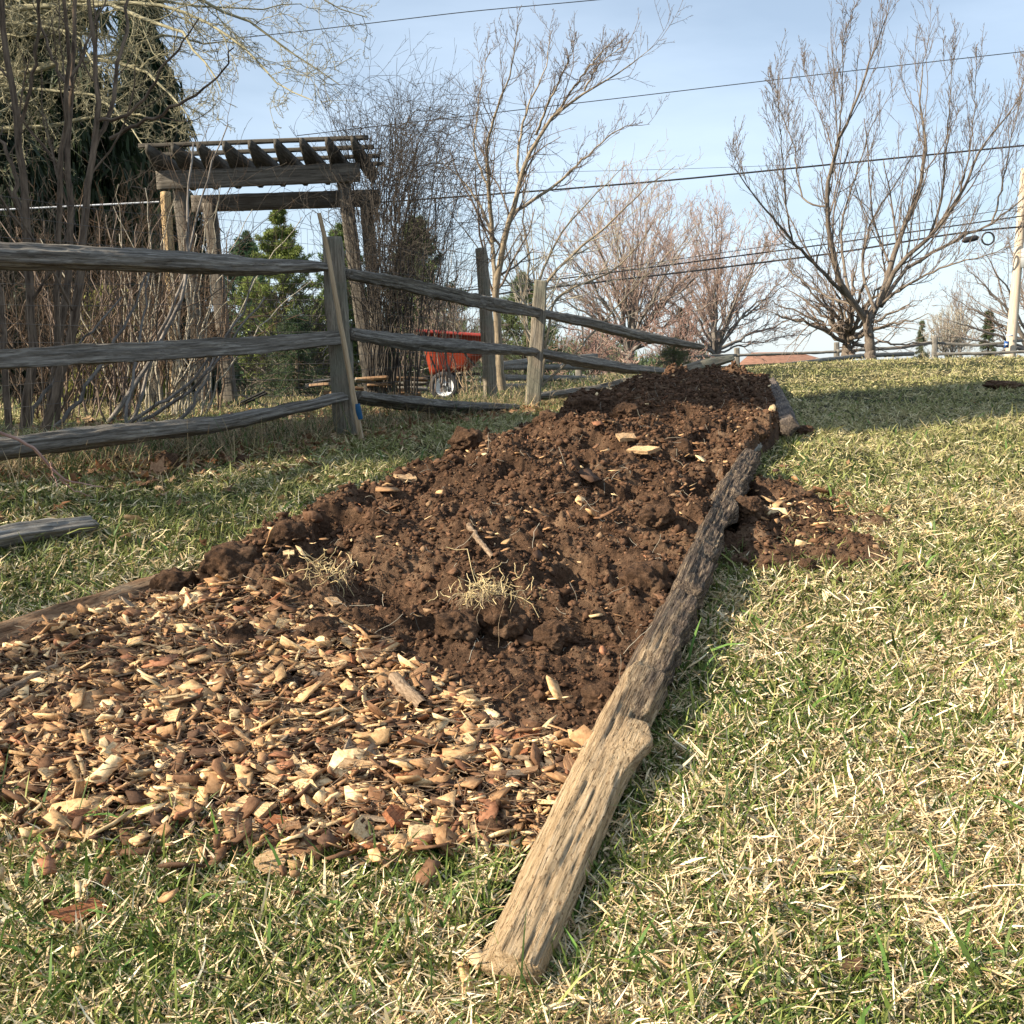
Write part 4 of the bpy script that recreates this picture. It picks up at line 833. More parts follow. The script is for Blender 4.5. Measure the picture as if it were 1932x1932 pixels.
# far wood closing the horizon at left and centre
n = 26000; pxw = rng.uniform(-500, 1330, n); Yw = rng.uniform(75, 130, n); topw = 640+28*noise(pxw/60, 0, 0, 4)+18*noise(pxw/19, 0, 0, 5)+45*sstep((pxw-1000)/330); hw_ = (ZC+(690-topw)/F*Yw+3.0)
xw = (pxw-966)/F*Yw; tz_ = rng.random(n)**.8; Cw = np.stack([xw, Yw, -3.0+hw_*tz_], 1); Dw = unit(rng.normal(size=(n, 3))*np.array([.45, .45, .3])+np.array([0, 0, 1.]))
gw = (noise(pxw/45, 0, 0, 9) > .25)[:, None]; tw = np.where(gw, (.07, .095, .045), (.15, .12, .10))*np.exp(rng.normal(0, .25, (n, 1)))
V, Fc, ct = quads(Cw, Dw, rng.uniform(.7, 2.2, n), rng.uniform(.06, .22, n), tw)
tag(mesh_obj('far_woods', V, Fc, M['needle'], cols=ct, smooth=False, origin=(0, 0, 0)), 'distant bare and evergreen woods closing the horizon beyond the fence', 'woods', kind='stuff')
# ================================================================== SHRUBS AT LEFT
def stems(name, lab, limbs, Y0, bark, twig, lv, cat='shrub', wob=.008, n=18):
    A, R = mains(limbs, Y0, n=n, wob=wob); return tree(name, lab, A, R*.78, bark, twig, lv, cat=cat)
lv = lambda m1=5, m2=3, r=.32: [dict(m=m1, ratio=r, ang=34, up=.10, wig=.12, tmin=.3, n=8, rr=.4, rmin=.0022, taper=.5), dict(m=m2, ratio=.4, ang=38, up=.08, wig=.12, n=5, rr=.6, rmin=.0016, tmin=.2)]
stems('tall_shrub', 'tall smooth stemmed shrub nearest the left edge', [([(48, 860), (60, 640), (58, 520), (48, 400), (36, 250), (12, 80), (0, -60)], .038, .018, 0), ([(20, 860), (10, 700), (0, 560), (-30, 300)], .03, .012, .3), ([(50, 430), (20, 300), (-20, 220)], .02, .01, .2), ([(38, 250), (60, 150), (75, 40), (80, -40)], .015, .008, -.2)], 6.6, 'stem_red', 'stem_red', lv())
stems('tall_shrub', 'tall forked shrub with reddish twigs second from the left edge', [([(78, 850), (100, 700), (128, 560), (135, 430), (125, 300), (140, 120), (145, -40)], .035, .014, .3), ([(100, 860), (108, 640), (112, 400), (122, 200), (130, 30), (110, -60)], .03, .012, -.3), ([(122, 190), (160, 90), (200, 0)], .014, .006, .2), ([(130, 170), (80, 60), (60, -40)], .014, .006, .1)], 6.9, 'stem_red', 'stem_red', lv())
stems('tall_shrub', 'thick leaning shrub stem that forks before the dark evergreen', [([(70, 845), (110, 760), (140, 620), (158, 500), (165, 380), (178, 280), (185, 220), (178, 130), (165, -20)], .040, .012, 0), ([(178, 280), (215, 190), (235, 60), (240, -60)], .018, .008, .3), ([(180, 230), (245, 240-20), (300, 140), (350, 70), (375, 35)], .014, .004, -.3), ([(208, 262), (302, 215), (380, 175), (422, 135), (441, 90)], .015, .004, -.6)], 6.4, 'stem_red', 'stem_red', lv(4, 2))
stems('tall_shrub', 'slender shrub leaning right in front of the arbor leg', [([(160, 850), (230, 770), (275, 690), (330, 610), (360, 500), (352, 380), (365, 270)], .024, .007, .3), ([(215, 850), (260, 780), (290, 650), (345, 540), (372, 400), (400, 300), (430, 235)], .018, .005, .5), ([(250, 860), (350, 790), (400, 690), (450, 600), (480, 520)], .02, .005, .2)], 7.4, 'bark_grey', 'stem_red', lv(6, 3))
stems('tall_shrub', 'low arching grey branches crossing behind the bottom rails', [([(120, 860), (220, 810), (300, 765), (370, 715), (400, 660)], .022, .008, -.2), ([(180, 850), (260, 800), (330, 760), (395, 700), (440, 640), (500, 560)], .02, .006, .2), ([(60, 850), (130, 780), (190, 690), (240, 600), (300, 480)], .02, .006, .3), ([(230, 830), (255, 700), (270, 600), (285, 470)], .014, .005, .5), ([(30, 850), (70, 760), (150, 650), (230, 560)], .018, .006, .1)], 6.7, 'bark_grey', 'stem_red', lv(6, 3))
# procedural thicket shrubs
def thicket(name, lab, px0, px1, pyb, Y, toph, seed, bark, twig, ns=14, r=.008, spread=60, arch=0, m1=7, m2=4, rmin=.0014):
    global rng; keep = rng; rng = np.random.default_rng(seed); L = []
    for k in range(ns):
        x = rng.uniform(px0, px1); e = x+rng.normal(0, spread); h = toph+rng.uniform(-.25, .35)*(pyb-toph)
        L.append(([(x, pyb), (x+(e-x)*.2, pyb-(pyb-h)*.35), (x+(e-x)*.6, pyb-(pyb-h)*.75), (e, h), (e+arch*rng.normal(.5, .6), h+abs(arch)*.25)], r*rng.uniform(.6, 1.3), r*.3, rng.uniform(-.5, .5)))
    A, R = mains(L, Y, n=16, wob=.012); lvv = [dict(m=m1, ratio=.34, ang=36, up=.06, wig=.16, tmin=.2, n=8, rr=.5, rmin=rmin), dict(m=m2, ratio=.45, ang=42, up=.03, wig=.18, n=5, rr=.6, rmin=rmin*.8, tmin=.1)]
    o = tree(name, lab, A, R, bark, twig, lvv, cat='shrub'); rng = keep; return o
thicket('brush_shrub', 'reddish brown brush behind the left end of the fence', -60, 130, 850, 7.6, 440, 41, 'stem_red', 'twig_russet', 22, spread=130)
thicket('brush_shrub', 'tangled brown brush behind the middle of the left rails', 120, 280, 840, 8.0, 470, 42, 'twig_brown', 'twig_russet', 24, spread=130)
thicket('brush_shrub', 'straw coloured brush around the tan post', 230, 380, 820, 8.6, 440, 43, 'twig_pale', 'twig_russet', 26, spread=130)
thicket('brush_shrub', 'fine brown whips rising in front of the arbor', 290, 420, 800, 9.3, 400, 44, 'stem_red', 'stem_red', 10, spread=40)
thicket('brush_shrub', 'deeper grey brush in the shade at far left', -80, 230, 800, 10.5, 420, 45, 'twig_dark', 'twig_dark', 50, m1=11, rmin=.0026, spread=150)
thicket('brush_shrub', 'russet brush behind the left rails and the juniper', 60, 330, 785, 12, 560, 48, 'twig_russet', 'twig_russet', 32, spread=150, m1=10, rmin=.002)
thicket('climbing_vine', 'dense dark thorny vine climbing the right side of the arbor', 695, 790, 745, 10.6, 320, 46, 'twig_dark', 'twig_dark', 46, .008, 48, 100, 9, 6, .0026)
thicket('climbing_vine', 'arching bare vine spraying above the arbor top', 650, 760, 420, 11.2, 190, 47, 'twig_dark', 'twig_dark', 34, .005, 70, 110, 9, 5, .0019)
thicket('climbing_vine', 'loose thin vine shoots right of the arbor reaching the bare tree', 740, 860, 740, 11.5, 300, 49, 'twig_brown', 'twig_dark', 30, .006, 60, 120, 8, 5, .0019)
# dry weeds in front of cart
thicket('dry_weeds', 'straw coloured dry weed stalks in front of the cart wheel', 868, 900, 752, 12.8, 668, 50, 'stick', 'stick', 12, .004, 22, 0, 2, 1)
# drooping reddish branch at lower left
A, R = mains([([(-60, 790), (0, 815), (55, 838), (88, 868), (112, 903), (150, 912), (195, 918)], .007, .002, .25), ([(95, 873), (98, 890), (108, 918)], .003, .0015, 0), ([(112, 903), (140, 925), (175, 938)], .003, .0012, .1)], 3.3, n=20, wob=.0015)
o = Tubes().add(A, R, 6).build('hanging_branch', M['twig_red']); tag(o, 'single reddish twig arching down over the grass at the left edge', 'branch')
# off-frame shrubs, left: mottled shade on the near left lawn
for k, (x_, y_, h_) in enumerate([(-3.6, 1.9, 2.0), (-4.4, 3.1, 2.5)]):
    g0 = G(x_, y_); LL = []
    for q_ in range(16):
        a = rng.uniform(0, 6.28); e = np.array([math.cos(a), math.sin(a), 0])*rng.uniform(.2, .7); LL.append(resample([(x_, y_, g0), np.array([x_, y_, g0+h_*.5])+e*.5, np.array([x_, y_, g0+h_])+e], 12, .02))
    A = np.stack(LL); R = np.broadcast_to(np.linspace(.02, .006, 12), (16, 12))
    tree('side_shrub', ('bare shrub out of view left of the fallen grey rail', 'taller bare shrub out of view further left', 'smaller bare shrub out of view by the left fence end')[k], A, R, 'bark_grey', 'twig_brown', [dict(m=9, ratio=.4, ang=38, up=.06, wig=.15, n=7, rmin=.004), dict(m=5, ratio=.4, ang=40, up=.05, wig=.15, n=5, rmin=.003)], cat='shrub')
# ================================================================== WOOD CHIPS
def chipmat(name, dark, light, spot=True):
    def f(t, b):
        v = attr(t, 'gc'); n = nnoise(t, v, 40, 6, .7, (1, 7, 7)); n2 = nnoise(t, v, 160, 4, .7)
        c = ramp(t, n, [(.34, dark), (.62, light)])
        c = mixc(t, .7, c, ramp(t, n2, [(.36, (.35, .25, .18)), (.46, (1, 1, 1))]), 'MULTIPLY')
        t.links.new(c, b.inputs['Base Color']); b.inputs['Roughness'].default_value = .8; bump(t, b, n, .004)
    return mat(name, f)
M['chip_pale'] = chipmat('chip_pale', (.46, .31, .15), (.76, .57, .33))
M['chip_tan'] = chipmat('chip_tan', (.34, .20, .095), (.64, .44, .25))
M['chip_brown'] = chipmat('chip_brown', (.14, .075, .04), (.34, .20, .11))
M['chip_red'] = chipmat('chip_red', (.18, .065, .03), (.38, .16, .075))
M['chip_grey'] = chipmat('chip_grey', (.13, .10, .075), (.38, .29, .20))
def chip_shape(K, L, W, T, sd=None):
    """K chips: hexagonal irregular prisms, local coords (K,18,3)"""
    lens = (rng.random(K) < .15)[:, None]
    ox = np.where(lens, np.array([[-1, -.45, .5, 1, .4, -.55]])*.5, np.array([[-.5, 0, .5, .5, 0, -.5]])); oy = np.where(lens, np.array([[-.1, -.5, -.5, .1, .5, .5]]), np.array([[-.5, -.5, -.5, .5, .5, .5]]))
    px = ox+rng.normal(0, .045, (K, 6))+oy*rng.normal(0, .16, (K, 1)); py = oy*(1+rng.normal(0, .3, (K, 1))*ox)+rng.normal(0, .06, (K, 6))
    px, py = px*L[:, None], py*W[:, None]; bend = rng.normal(0, .25, (K, 1))
    zc = bend*(px/L[:, None])**2*L[:, None]*.5
    top = np.stack([px, py, zc+T[:, None]/2*rng.uniform(.7, 1.1, (K, 6))], -1); bot = np.stack([px*rng.uniform(.85, 1.1, (K, 6)), py*rng.uniform(.85, 1.1, (K, 6)), zc-T[:, None]/2*rng.uniform(.7, 1.1, (K, 6))], -1)
    ct = top.mean(1, keepdims=True); cb = bot.mean(1, keepdims=True)
    return np.concatenate([top, bot, ct, cb], 1)
_i = np.arange(6); _j = (_i+1) % 6
CF3 = np.concatenate([np.stack([_i, _j, np.full(6, 12)], 1), np.stack([_j+6, _i+6, np.full(6, 13)], 1)]); CF4 = np.stack([_j, _i, _i+6, _j+6], 1)
def rotm(az, tx, ty):
    K = len(az); c, s = np.cos, np.sin; Z = np.zeros(K); O = np.ones(K)
    Rz = np.stack([c(az), -s(az), Z, s(az), c(az), Z, Z, Z, O], 1).reshape(K, 3, 3); Rx = np.stack([O, Z, Z, Z, c(tx), -s(tx), Z, s(tx), c(tx)], 1).reshape(K, 3, 3)
    Ry = np.stack([c(ty), Z, s(ty), Z, O, Z, -s(ty), Z, c(ty)], 1).reshape(K, 3, 3); return Rz@Rx@Ry
def chip_spots(n, spread=.0):
    xs, ys = [], []
    while len(xs) < n:
        y = rng.uniform(1.84, 3.15, 4000); x = rng.uniform(-1.75, .3, 4000); u = (x-bedL(y))/(bedR(y)-bedL(y))
        z = chipzone(x, y); ok = (y > frontY(x)-.03+.07*rng.normal(size=4000)) & (u > -.02) & (u < .975) & (z+rng.exponential(.09, 4000)*np.sign(z+.05) > 0)
        xs += list(x[ok]); ys += list(y[ok])
    return np.array(xs[:n]), np.array(ys[:n])
def soft(x, y): return ground(x, y)+np.maximum(mound(x, y, False), 0)
K = 13000; x, y = chip_spots(K)
ex = 700; yy2 = 2.3*np.exp(rng.random(ex)*1.3); uu_ = rng.random(ex); x = np.concatenate([x, bedL(yy2)+(bedR(yy2)-bedL(yy2))*uu_]); y = np.concatenate([y, yy2])
# spilled chips beyond the rail and a litter of bits in the grass
sx_, sy_ = SPC[0]+rng.normal(.10, .2, 260), SPC[1]+rng.normal(.25, .3, 260); k_ = sx_ > bedR(sy_)+.06; x = np.concatenate([x, sx_[k_]]); y = np.concatenate([y, sy_[k_]])
gx_, gy_ = rng.uniform(-1.2, -.05, 240), 1.9-rng.exponential(.09, 240); x = np.concatenate([x, gx_]); y = np.concatenate([y, gy_]); K = len(x)
Lc = (.021*np.exp(rng.normal(0, .6, K))).clip(.004, .08); Wc = Lc*np.where(rng.random(K) < .45, rng.uniform(.08, .22, K), rng.uniform(.3, .8, K)); Tc = np.minimum(Wc*rng.uniform(.12, .4, K), .006)
V = chip_shape(K, Lc, Wc, Tc); Rm = rotm(rng.random(K)*6.283, rng.normal(0, .5, K), rng.normal(0, .4, K)); V = np.einsum('kij,knj->kni', Rm, V)
V += np.stack([x, y, soft(x, y)+.004+rng.random(K)*.024+(y < frontY(x))*.012], 1)[:, None]
pal = np.array([(.74, .55, .31), (.56, .36, .18), (.36, .21, .105), (.16, .085, .045), (.09, .05, .03), (.28, .13, .07)]); pk = rng.choice(6, K, p=[.14, .20, .25, .21, .15, .05])
tn = pal[pk]*np.exp(rng.normal(0, .18, (K, 1)))
off = (np.arange(K)*14)[:, None, None]
tag(mesh_obj('mulch_bits', V.reshape(-1, 3), [(CF3[None]+off).reshape(-1, 3), (CF4[None]+off).reshape(-1, 4)], M['bits'], cols=np.repeat(tn, 14, 0), smooth=False, origin=(0, 0, 0)), 'fine shredded wood mulch between the larger chips', 'mulch', kind='stuff')
K = 5200; x, y = chip_spots(K); Lc = .018*np.exp(rng.normal(0, .5, K)); azf = rng.random(K)*6.283; df = np.stack([np.cos(azf), np.sin(azf), rng.normal(0, .22, K)], 1)*Lc[:, None]; p0 = np.stack([x, y, soft(x, y)+.012+rng.random(K)*.02], 1)
Tubes().add(np.stack([p0-df, p0+rng.normal(0, .0015, (K, 3)), p0+df], 1), np.repeat(rng.uniform(.0004, .0012, K)[:, None], 3, 1), 4).build('mulch_shreds', M['stick_bark'], origin=(0, 0, 0)); tag(col.objects['mulch_shreds'], 'thin bark shreds and splinters mixed through the mulch', 'mulch', kind='stuff')
kinds = [('chip_pale', 'pale cream wood chip in the mulch at the front of the bed', .27), ('chip_tan', 'tan wood chip in the mulch at the front of the bed', .35), ('chip_brown', 'dark brown wood chip in the mulch at the front of the bed', .22), ('chip_red', 'reddish bark chip in the mulch at the front of the bed', .08), ('chip_grey', 'greyish wood chip in the mulch at the front of the bed', .08)]
def chipmesh(L, W, T, m, sub=1):
    bm = bmesh.new(); V = chip_shape(1, np.array([L]), np.array([W]), np.array([T]))[0]
    vs = [bm.verts.new(v) for v in V]
    for f in list(CF3)+list(CF4): bm.faces.new([vs[i] for i in f])
    bmesh.ops.subdivide_edges(bm, edges=bm.edges[:], cuts=2, use_grid_fill=True); bmesh.ops.triangulate(bm, faces=bm.faces[:])
    A = np.array([v.co[:] for v in bm.verts]); sd = rng.random()*90
    D = np.stack([noise(A[:, 0]*90+sd, A[:, 1]*200, A[:, 2]*200, k) for k in (1, 2, 3)], 1)*np.array([.02*L, .05*W, .14*T]); A = A+D
    for v, a_ in zip(bm.verts, A): v.co = a_
    me = bpy.data.meshes.new('wood_chip'); bm.to_mesh(me); bm.free(); me.materials.append(M[m])
    at = me.attributes.new('gc', 'FLOAT_VECTOR', 'POINT'); at.data.foreach_set('vector', (A+sd).astype(np.float32).ravel()); return me
protos = {}
for m, lb, p_ in kinds: protos[m] = [chipmesh(l, l*q_, l*q_*.25, m) for l, q_ in ((.056, .42), (.072, .26), (.042, .66), (.095, .16), (.06, .5))]
def put(me, loc, az, tx, ty, s, label, cat='wood chip', group=None, name='wood_chip'):
    o = bpy.data.objects.new(name, me); col.objects.link(o); o.matrix_world = Matrix.Translation(Vector([float(v) for v in loc])) @ Matrix.Rotation(az, 4, 'Z') @ Matrix.Rotation(tx, 4, 'X') @ Matrix.Rotation(ty, 4, 'Y') @ Matrix.Scale(s, 4)
    return tag(o, label, cat, group)
def chiplabel(m, q, x, y):
    c = dict(chip_pale='pale cream', chip_tan='tan', chip_brown='dark brown', chip_red='reddish', chip_grey='greyish')[m]
    sh = ('oblong wood chip', 'narrow wood chip', 'blocky wood chip', 'long thin wood splinter', 'broad wood chip')[q]
    u = (x-bedL(y))/(bedR(y)-bedL(y)); z = 'at the left of the mulch' if u < .45 else ('in the middle of the mulch' if u < .7 else 'at the right by the rail')
    f_ = 'near the grass edge' if y-frontY(x) < .22 else ('near the soil' if chipzone(x, y) < .2 else 'midway back')
    return f'{c} {sh} {z}, {f_}'
x, y = chip_spots(900); pz = (x > -.95-.0*(y)) | (x/y > -.5); x, y = x[pz][:290], y[pz][:290]; zz = soft(x, y)
for k in range(len(x)):
    i = rng.choice(5, p=[q_[2] for q_ in kinds]); m, lb, _ = kinds[i]
    q5 = int(rng.integers(5)); put(protos[m][q5], (x[k], y[k], zz[k]+.014+rng.random()*.014), rng.random()*6.28, rng.normal(.1, .5), rng.normal(0, .35), rng.uniform(.65, 1.2), chiplabel(m, q5, x[k], y[k]), group='wood chips at the front of the bed')
def big(px, py, L, W, T, m, az, label, tx=.15, ty=0., h=.03, cat='wood chip'):
    p = PG(px, py, h); z = float(soft(p[0], p[1]))
    put(chipmesh(L, W, T, m), (p[0], p[1], max(z+.02, p[2])), az, tx, ty, 1, label, cat)
big(690, 1572, .062, .048, .008, 'chip_pale', 1.5, 'square pale block chip standing at the front edge of the mulch', .8)
big(750, 1545, .06, .05, .012, 'chip_red', 1.2, 'thick red brown bark slab at the front edge of the mulch', .7)
big(798, 1578, .045, .045, .02, 'chip_pale', .5, 'rounded pale stub at the front right of the mulch', .3)
big(148, 1545, .095, .038, .006, 'chip_red', 1.1, 'long red brown bark piece leaning at the front left of the mulch', .5)
big(150, 1738, .07, .03, .008, 'chip_red', .8, 'broken rust coloured bark lying alone in the grass at lower left', .4, h=.01)
big(220, 1450, .062, .042, .010, 'chip_pale', 1.5, 'wide pale chip near the left front of the mulch', .6)
big(98, 1470, .05, .026, .006, 'chip_pale', 1.3, 'brightest cream chip at the far left front', .6)
big(315, 1440, .075, .024, .008, 'chip_pale', .1, 'long pale chip with a pointed right end', .5)
big(672, 1430, .10, .04, .010, 'chip_grey', 1.55, 'long grey brown bark strip standing in the mulch', .6)
big(705, 1430, .09, .022, .014, 'chip_grey', 1.5, 'narrow dark bark strip right of the wide grey strip', .6)
big(442, 1405, .06, .034, .010, 'chip_red', 1.5, 'rusty squared chip in the middle of the mulch', .6)
big(290, 1345, .06, .045, .012, 'chip_tan', .4, 'broad tan chip in the left middle of the mulch', .4)
big(515, 1208, .035, .03, .008, 'chip_pale', 1.2, 'bright square chip at the top edge of the mulch', .7, h=.06)
big(450, 1236, .075, .018, .006, 'chip_pale', -.1, 'long cream splinter near the soil edge', .3, h=.05)
big(285, 1282, .08, .02, .008, 'chip_pale', -.1, 'pale stick like splinter left of centre', .3, h=.04)
big(600, 1292, .075, .022, .008, 'chip_pale', -.15, 'pale pointed splinter in the upper right of the mulch', .3, h=.05)
big(545, 1085, .03, .022, .006, 'chip_pale', .2, 'small pale chip up on the soil slope', .4, h=.12)
big(630, 1148, .035, .028, .006, 'chip_tan', .8, 'tan chip resting on soil left of the root tuft', .6, h=.1)
big(1180, 838, .09, .05, .02, 'chip_tan', .5, 'pale orange chunk on the middle of the far soil', .5, h=.16)
big(1212, 848, .11, .04, .02, 'chip_tan', -.5, 'second orange chunk on the far soil, longer than its neighbour', .5, h=.16)
big(765, 915, .08, .05, .012, 'chip_tan', .6, 'tan flake on the left shoulder of the soil', .3, h=.15)
big(1445, 970, .05, .03, .008, 'chip_tan', .3, 'tan chip on soil spilled outside the rail', .2, h=.02)
big(510, 1650, .065, .045, .008, 'chip_tan', .2, 'pale brown board fragment in the grass before the mulch', .5, h=.0)
big(585, 1520, .09, .03, .012, 'chip_tan', 1.9, 'tan splintered chip jutting at the front of the mulch', .6)
big(480, 1525, .08, .032, .012, 'chip_tan', -.6, 'long tan chip with dark edge at the front of the mulch', .5)
big(890, 1440, .055, .024, .008, 'chip_pale', .3, 'pale chip near the bordering rail', .5)
def twig(pl, r0, r1, m, label, h=.03, cat='stick'):
    pts = []
    for a, b in pl:
        p = PG(a, b, h); p[2] = max(p[2], float(soft(p[0], p[1]))+r0+.012); pts.append(p)
    return tag(Tubes().add(resample(pts, 16, .0015), np.linspace(r0, r1, 16), 9).build('dead_stick', M[m]), label, cat)
twig([(745, 1300), (765, 1322), (798, 1345)], .016, .015, 'stick_bark', 'short thick grey branch piece lying on the wood chips', .05)
twig([(-20, 1345), (40, 1315), (110, 1285)], .011, .007, 'stick_bark', 'brown stick entering the mulch from the left edge', .05)
twig([(840, 1390), (890, 1402), (940, 1420), (1000, 1432)], .007, .006, 'stick_bark', 'crooked grey twig lying across the right of the mulch', .05)
twig([(735, 1445), (800, 1440), (870, 1432)], .011, .009, 'stick_bark', 'peeled tan stick in the lower right of the mulch', .05)
twig([(885, 1000), (900, 1020), (930, 1052)], .009, .007, 'stick_bark', 'short brown stick poking out of the soil above the root tuft', .17)
twig([(398, 1205), (405, 1180), (425, 1150)], .006, .005, 'stick_bark', 'small grey stub sticking up at the soil edge', .09)
twig([(1255, 1765-110), (1228, 1660), (1232, 1700)], .002, .0015, 'stem_red', 'thin upright brown stalk in the grass right of the rail', .03)

# ------------------------------------------------------------------ straw, roots and uprooted tufts
def fibres(C, n, ln, rad, spread, up=.3, wig=.35, seg=6, droop=0):
    c = np.repeat(C, n, 0)+rng.normal(0, spread, (len(C)*n, 3))*np.array([1, 1, .3]); d = unit(rng.normal(size=c.shape)+np.array([0, 0, up])); L = ln*np.exp(rng.normal(0, .4, len(c))); pts = [c]
    for k in range(1, seg): d = unit(d+rng.normal(size=d.shape)*wig+np.array([0, 0, -droop])); pts.append(pts[-1]+d*(L/(seg-1))[:, None])
    return np.stack(pts, 1), np.full((len(c), seg), rad)
for (px, py, lab, n1, n2, h) in [(925, 1120, 'uprooted straw tuft with dangling pale roots right of centre', 110, 46, .17), (610, 1085, 'uprooted straw and green root mat on the left of the heap', 120, 36, .15)]:
    p = PG(px, py, h); o = empty('uprooted_tuft', p); tag(o, lab, 'grass tuft')
    a, r = fibres(p[None], n1, .06, .0005, .045, -.6, .4, 7, .2); a[:, :, 2] = np.maximum(a[:, :, 2], p[2]-.14); Tubes().add(a, r, 3).build('roots', M['stick'], o)
    a, r = fibres(p[None]+[0, 0, .01], n2*2, .055, .0011, .05, .1, .38, 7); Tubes().add(a, r, 4).build('straw', M['straw'], o)
K = 420; y = 2.4*np.exp(rng.random(K)*1.35); x = bedL(y)+(bedR(y)-bedL(y))*rng.random(K)
a, r = fibres(np.stack([x, y, surf(x, y)+.006], 1), 1, .05, .0008, 0, .05, .25, 6); a[..., 2] = np.maximum(a[..., 2], surf(a[..., 0], a[..., 1])+.002); tag(Tubes().add(a, r, 3).build('root_fibres', M['twig_pale'], origin=(0, 0, 0)), 'scattered straw and thin roots on the soil', 'roots', kind='stuff')

# ================================================================== GRASS
def blades(x, y, z, L, W, az, el, curl, roll, c):
    K = len(x); n = 4; S = []
    h = np.stack([np.cos(az), np.sin(az)], 1); side = np.stack([-np.sin(az), np.cos(az), 0*az], 1); p = np.stack([x, y, z], 1); V = []
    wk = [.75, 1, .8, .12]
    for k in range(n):
        e = el-curl*k/(n-1); d = np.stack([h[:, 0]*np.cos(e), h[:, 1]*np.cos(e), np.sin(e)], 1)
        nrm = np.stack([-h[:, 0]*np.sin(e), -h[:, 1]*np.sin(e), np.cos(e)], 1); s = side*np.cos(roll)[:, None]+nrm*np.sin(roll)[:, None]
        V += [p-s*(W*wk[k]/2)[:, None], p+s*(W*wk[k]/2)[:, None]]; p = p+d*(L/(n-1))[:, None]
    V = np.stack(V, 1); i = (np.arange(K)*8)[:, None, None]; f = np.array([[0, 1, 3, 2], [2, 3, 5, 4], [4, 5, 7, 6]])[None]+i
    return V.reshape(-1, 3), f.reshape(-1, 4), np.repeat(c, 8, 0)
def lawn_mask(x, y):
    u = (x-bedL(y))/(bedR(y)-bedL(y)); inb = (u > -.02) & (u < 1.0) & (y > frontY(x)+.03*rng.normal(size=len(x))) & (y < 9.75)
    onlog = (np.abs(x-np.interp(y, [1.54, 5.06], [a0[0], a1[0]])) < .062) & (y > 1.515) & (y < 5.05)
    q = ((x-SPC[0]+.03)/.32)**2+((y-SPC[1]-.1)/.6)**2+.35*fbm(x*5, y*5, 0, 2, 33); spill = (q < .9) & (x > bedR(y)) & (rng.random(len(x)) < .93)
    return ~(inb | onlog | spill)
n = 620000; nc = 52000; cy_ = 1.12*(14.5/1.12)**rng.random(nc); cx_ = rng.uniform(-1, 1, nc)*(cy_*.56+.25); ci = rng.integers(0, nc, n); dx, dy = rng.normal(0, .011, (2, n))*(cy_[ci]/1.8)**.8; free = rng.random(n) < .3
Y = np.where(free, 1.12*(14.5/1.12)**rng.random(n), cy_[ci]+dy); X = np.where(free, rng.uniform(-1, 1, n)*(Y*.56+.25), cx_[ci]+dx); azc = np.where(free, rng.random(n)*6.283, np.arctan2(dy, dx)+rng.normal(0, .5, n)); tg = rng.normal(0, .28, nc)[ci]
keep = lawn_mask(X, Y) & (rng.random(n) < np.interp(Y, [1.1, 3, 8, 14], [1, 1, .8, .6]))
# beyond the fence on the left only thin undergrowth
fx = np.interp(Y, [3.7, 6.25, 9.5, 11.5], [-2.4, -.97, .1, 1.9]); keep &= ~((X < fx) & (Y > 3.5) & (rng.random(n) < .55)); X, Y = X[keep], Y[keep]; fx = fx[keep]; azc = azc[keep]; tg = tg[keep]; free = free[keep]; n = len(X)
gn = fbm(X*1.6, Y*1.6, 0, 3, 7)+.45*fbm(X*9, Y*9, 0, 2, 8); left = sstep((bedL(Y)+.2-X)/.3)*(Y > 1.9)
pg = (.47-.32*gn+.16*left+tg*~free).clip(.06, .92); green = rng.random(n) < pg
sc_ = (Y/1.6)**.25
L = np.where(green, .038, .034)*np.exp(rng.normal(0, .4, n))*(1+.15*gn)*np.where(Y > 7, .95, 1); W = np.where(green, .0031, .0028)*np.exp(rng.normal(0, .35, n))*sc_
el = np.where(green, rng.normal(.75, .33, n), rng.normal(.30, .30, n)).clip(-.05, 1.45); curl = np.where(green, rng.normal(.6, .5, n), rng.normal(.25, .5, n))
gd = np.array([(.055, .09, .018), (.10, .145, .03), (.18, .215, .05), (.28, .29, .09)])[rng.choice(4, n, p=[.28, .36, .26, .10])]
sd = np.array([(.76, .62, .39), (.62, .47, .27), (.38, .26, .14), (.84, .75, .54)])[rng.choice(4, n, p=[.38, .34, .13, .15])]
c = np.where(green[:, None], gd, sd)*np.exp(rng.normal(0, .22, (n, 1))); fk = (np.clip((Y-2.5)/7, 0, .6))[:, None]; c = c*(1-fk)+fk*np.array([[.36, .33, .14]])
z = ground(X, Y)+.012*fbm(X*2.2, Y*2.2, 0, 3, 3)+np.where(green, .0, rng.random(n)*.018)
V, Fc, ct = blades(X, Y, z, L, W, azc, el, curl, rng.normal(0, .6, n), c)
tag(mesh_obj('grass', V, Fc, M['blade'], cols=ct, smooth=False, origin=(0, 0, 0)), 'winter lawn of straw coloured and green grass blades', 'grass', kind='stuff')
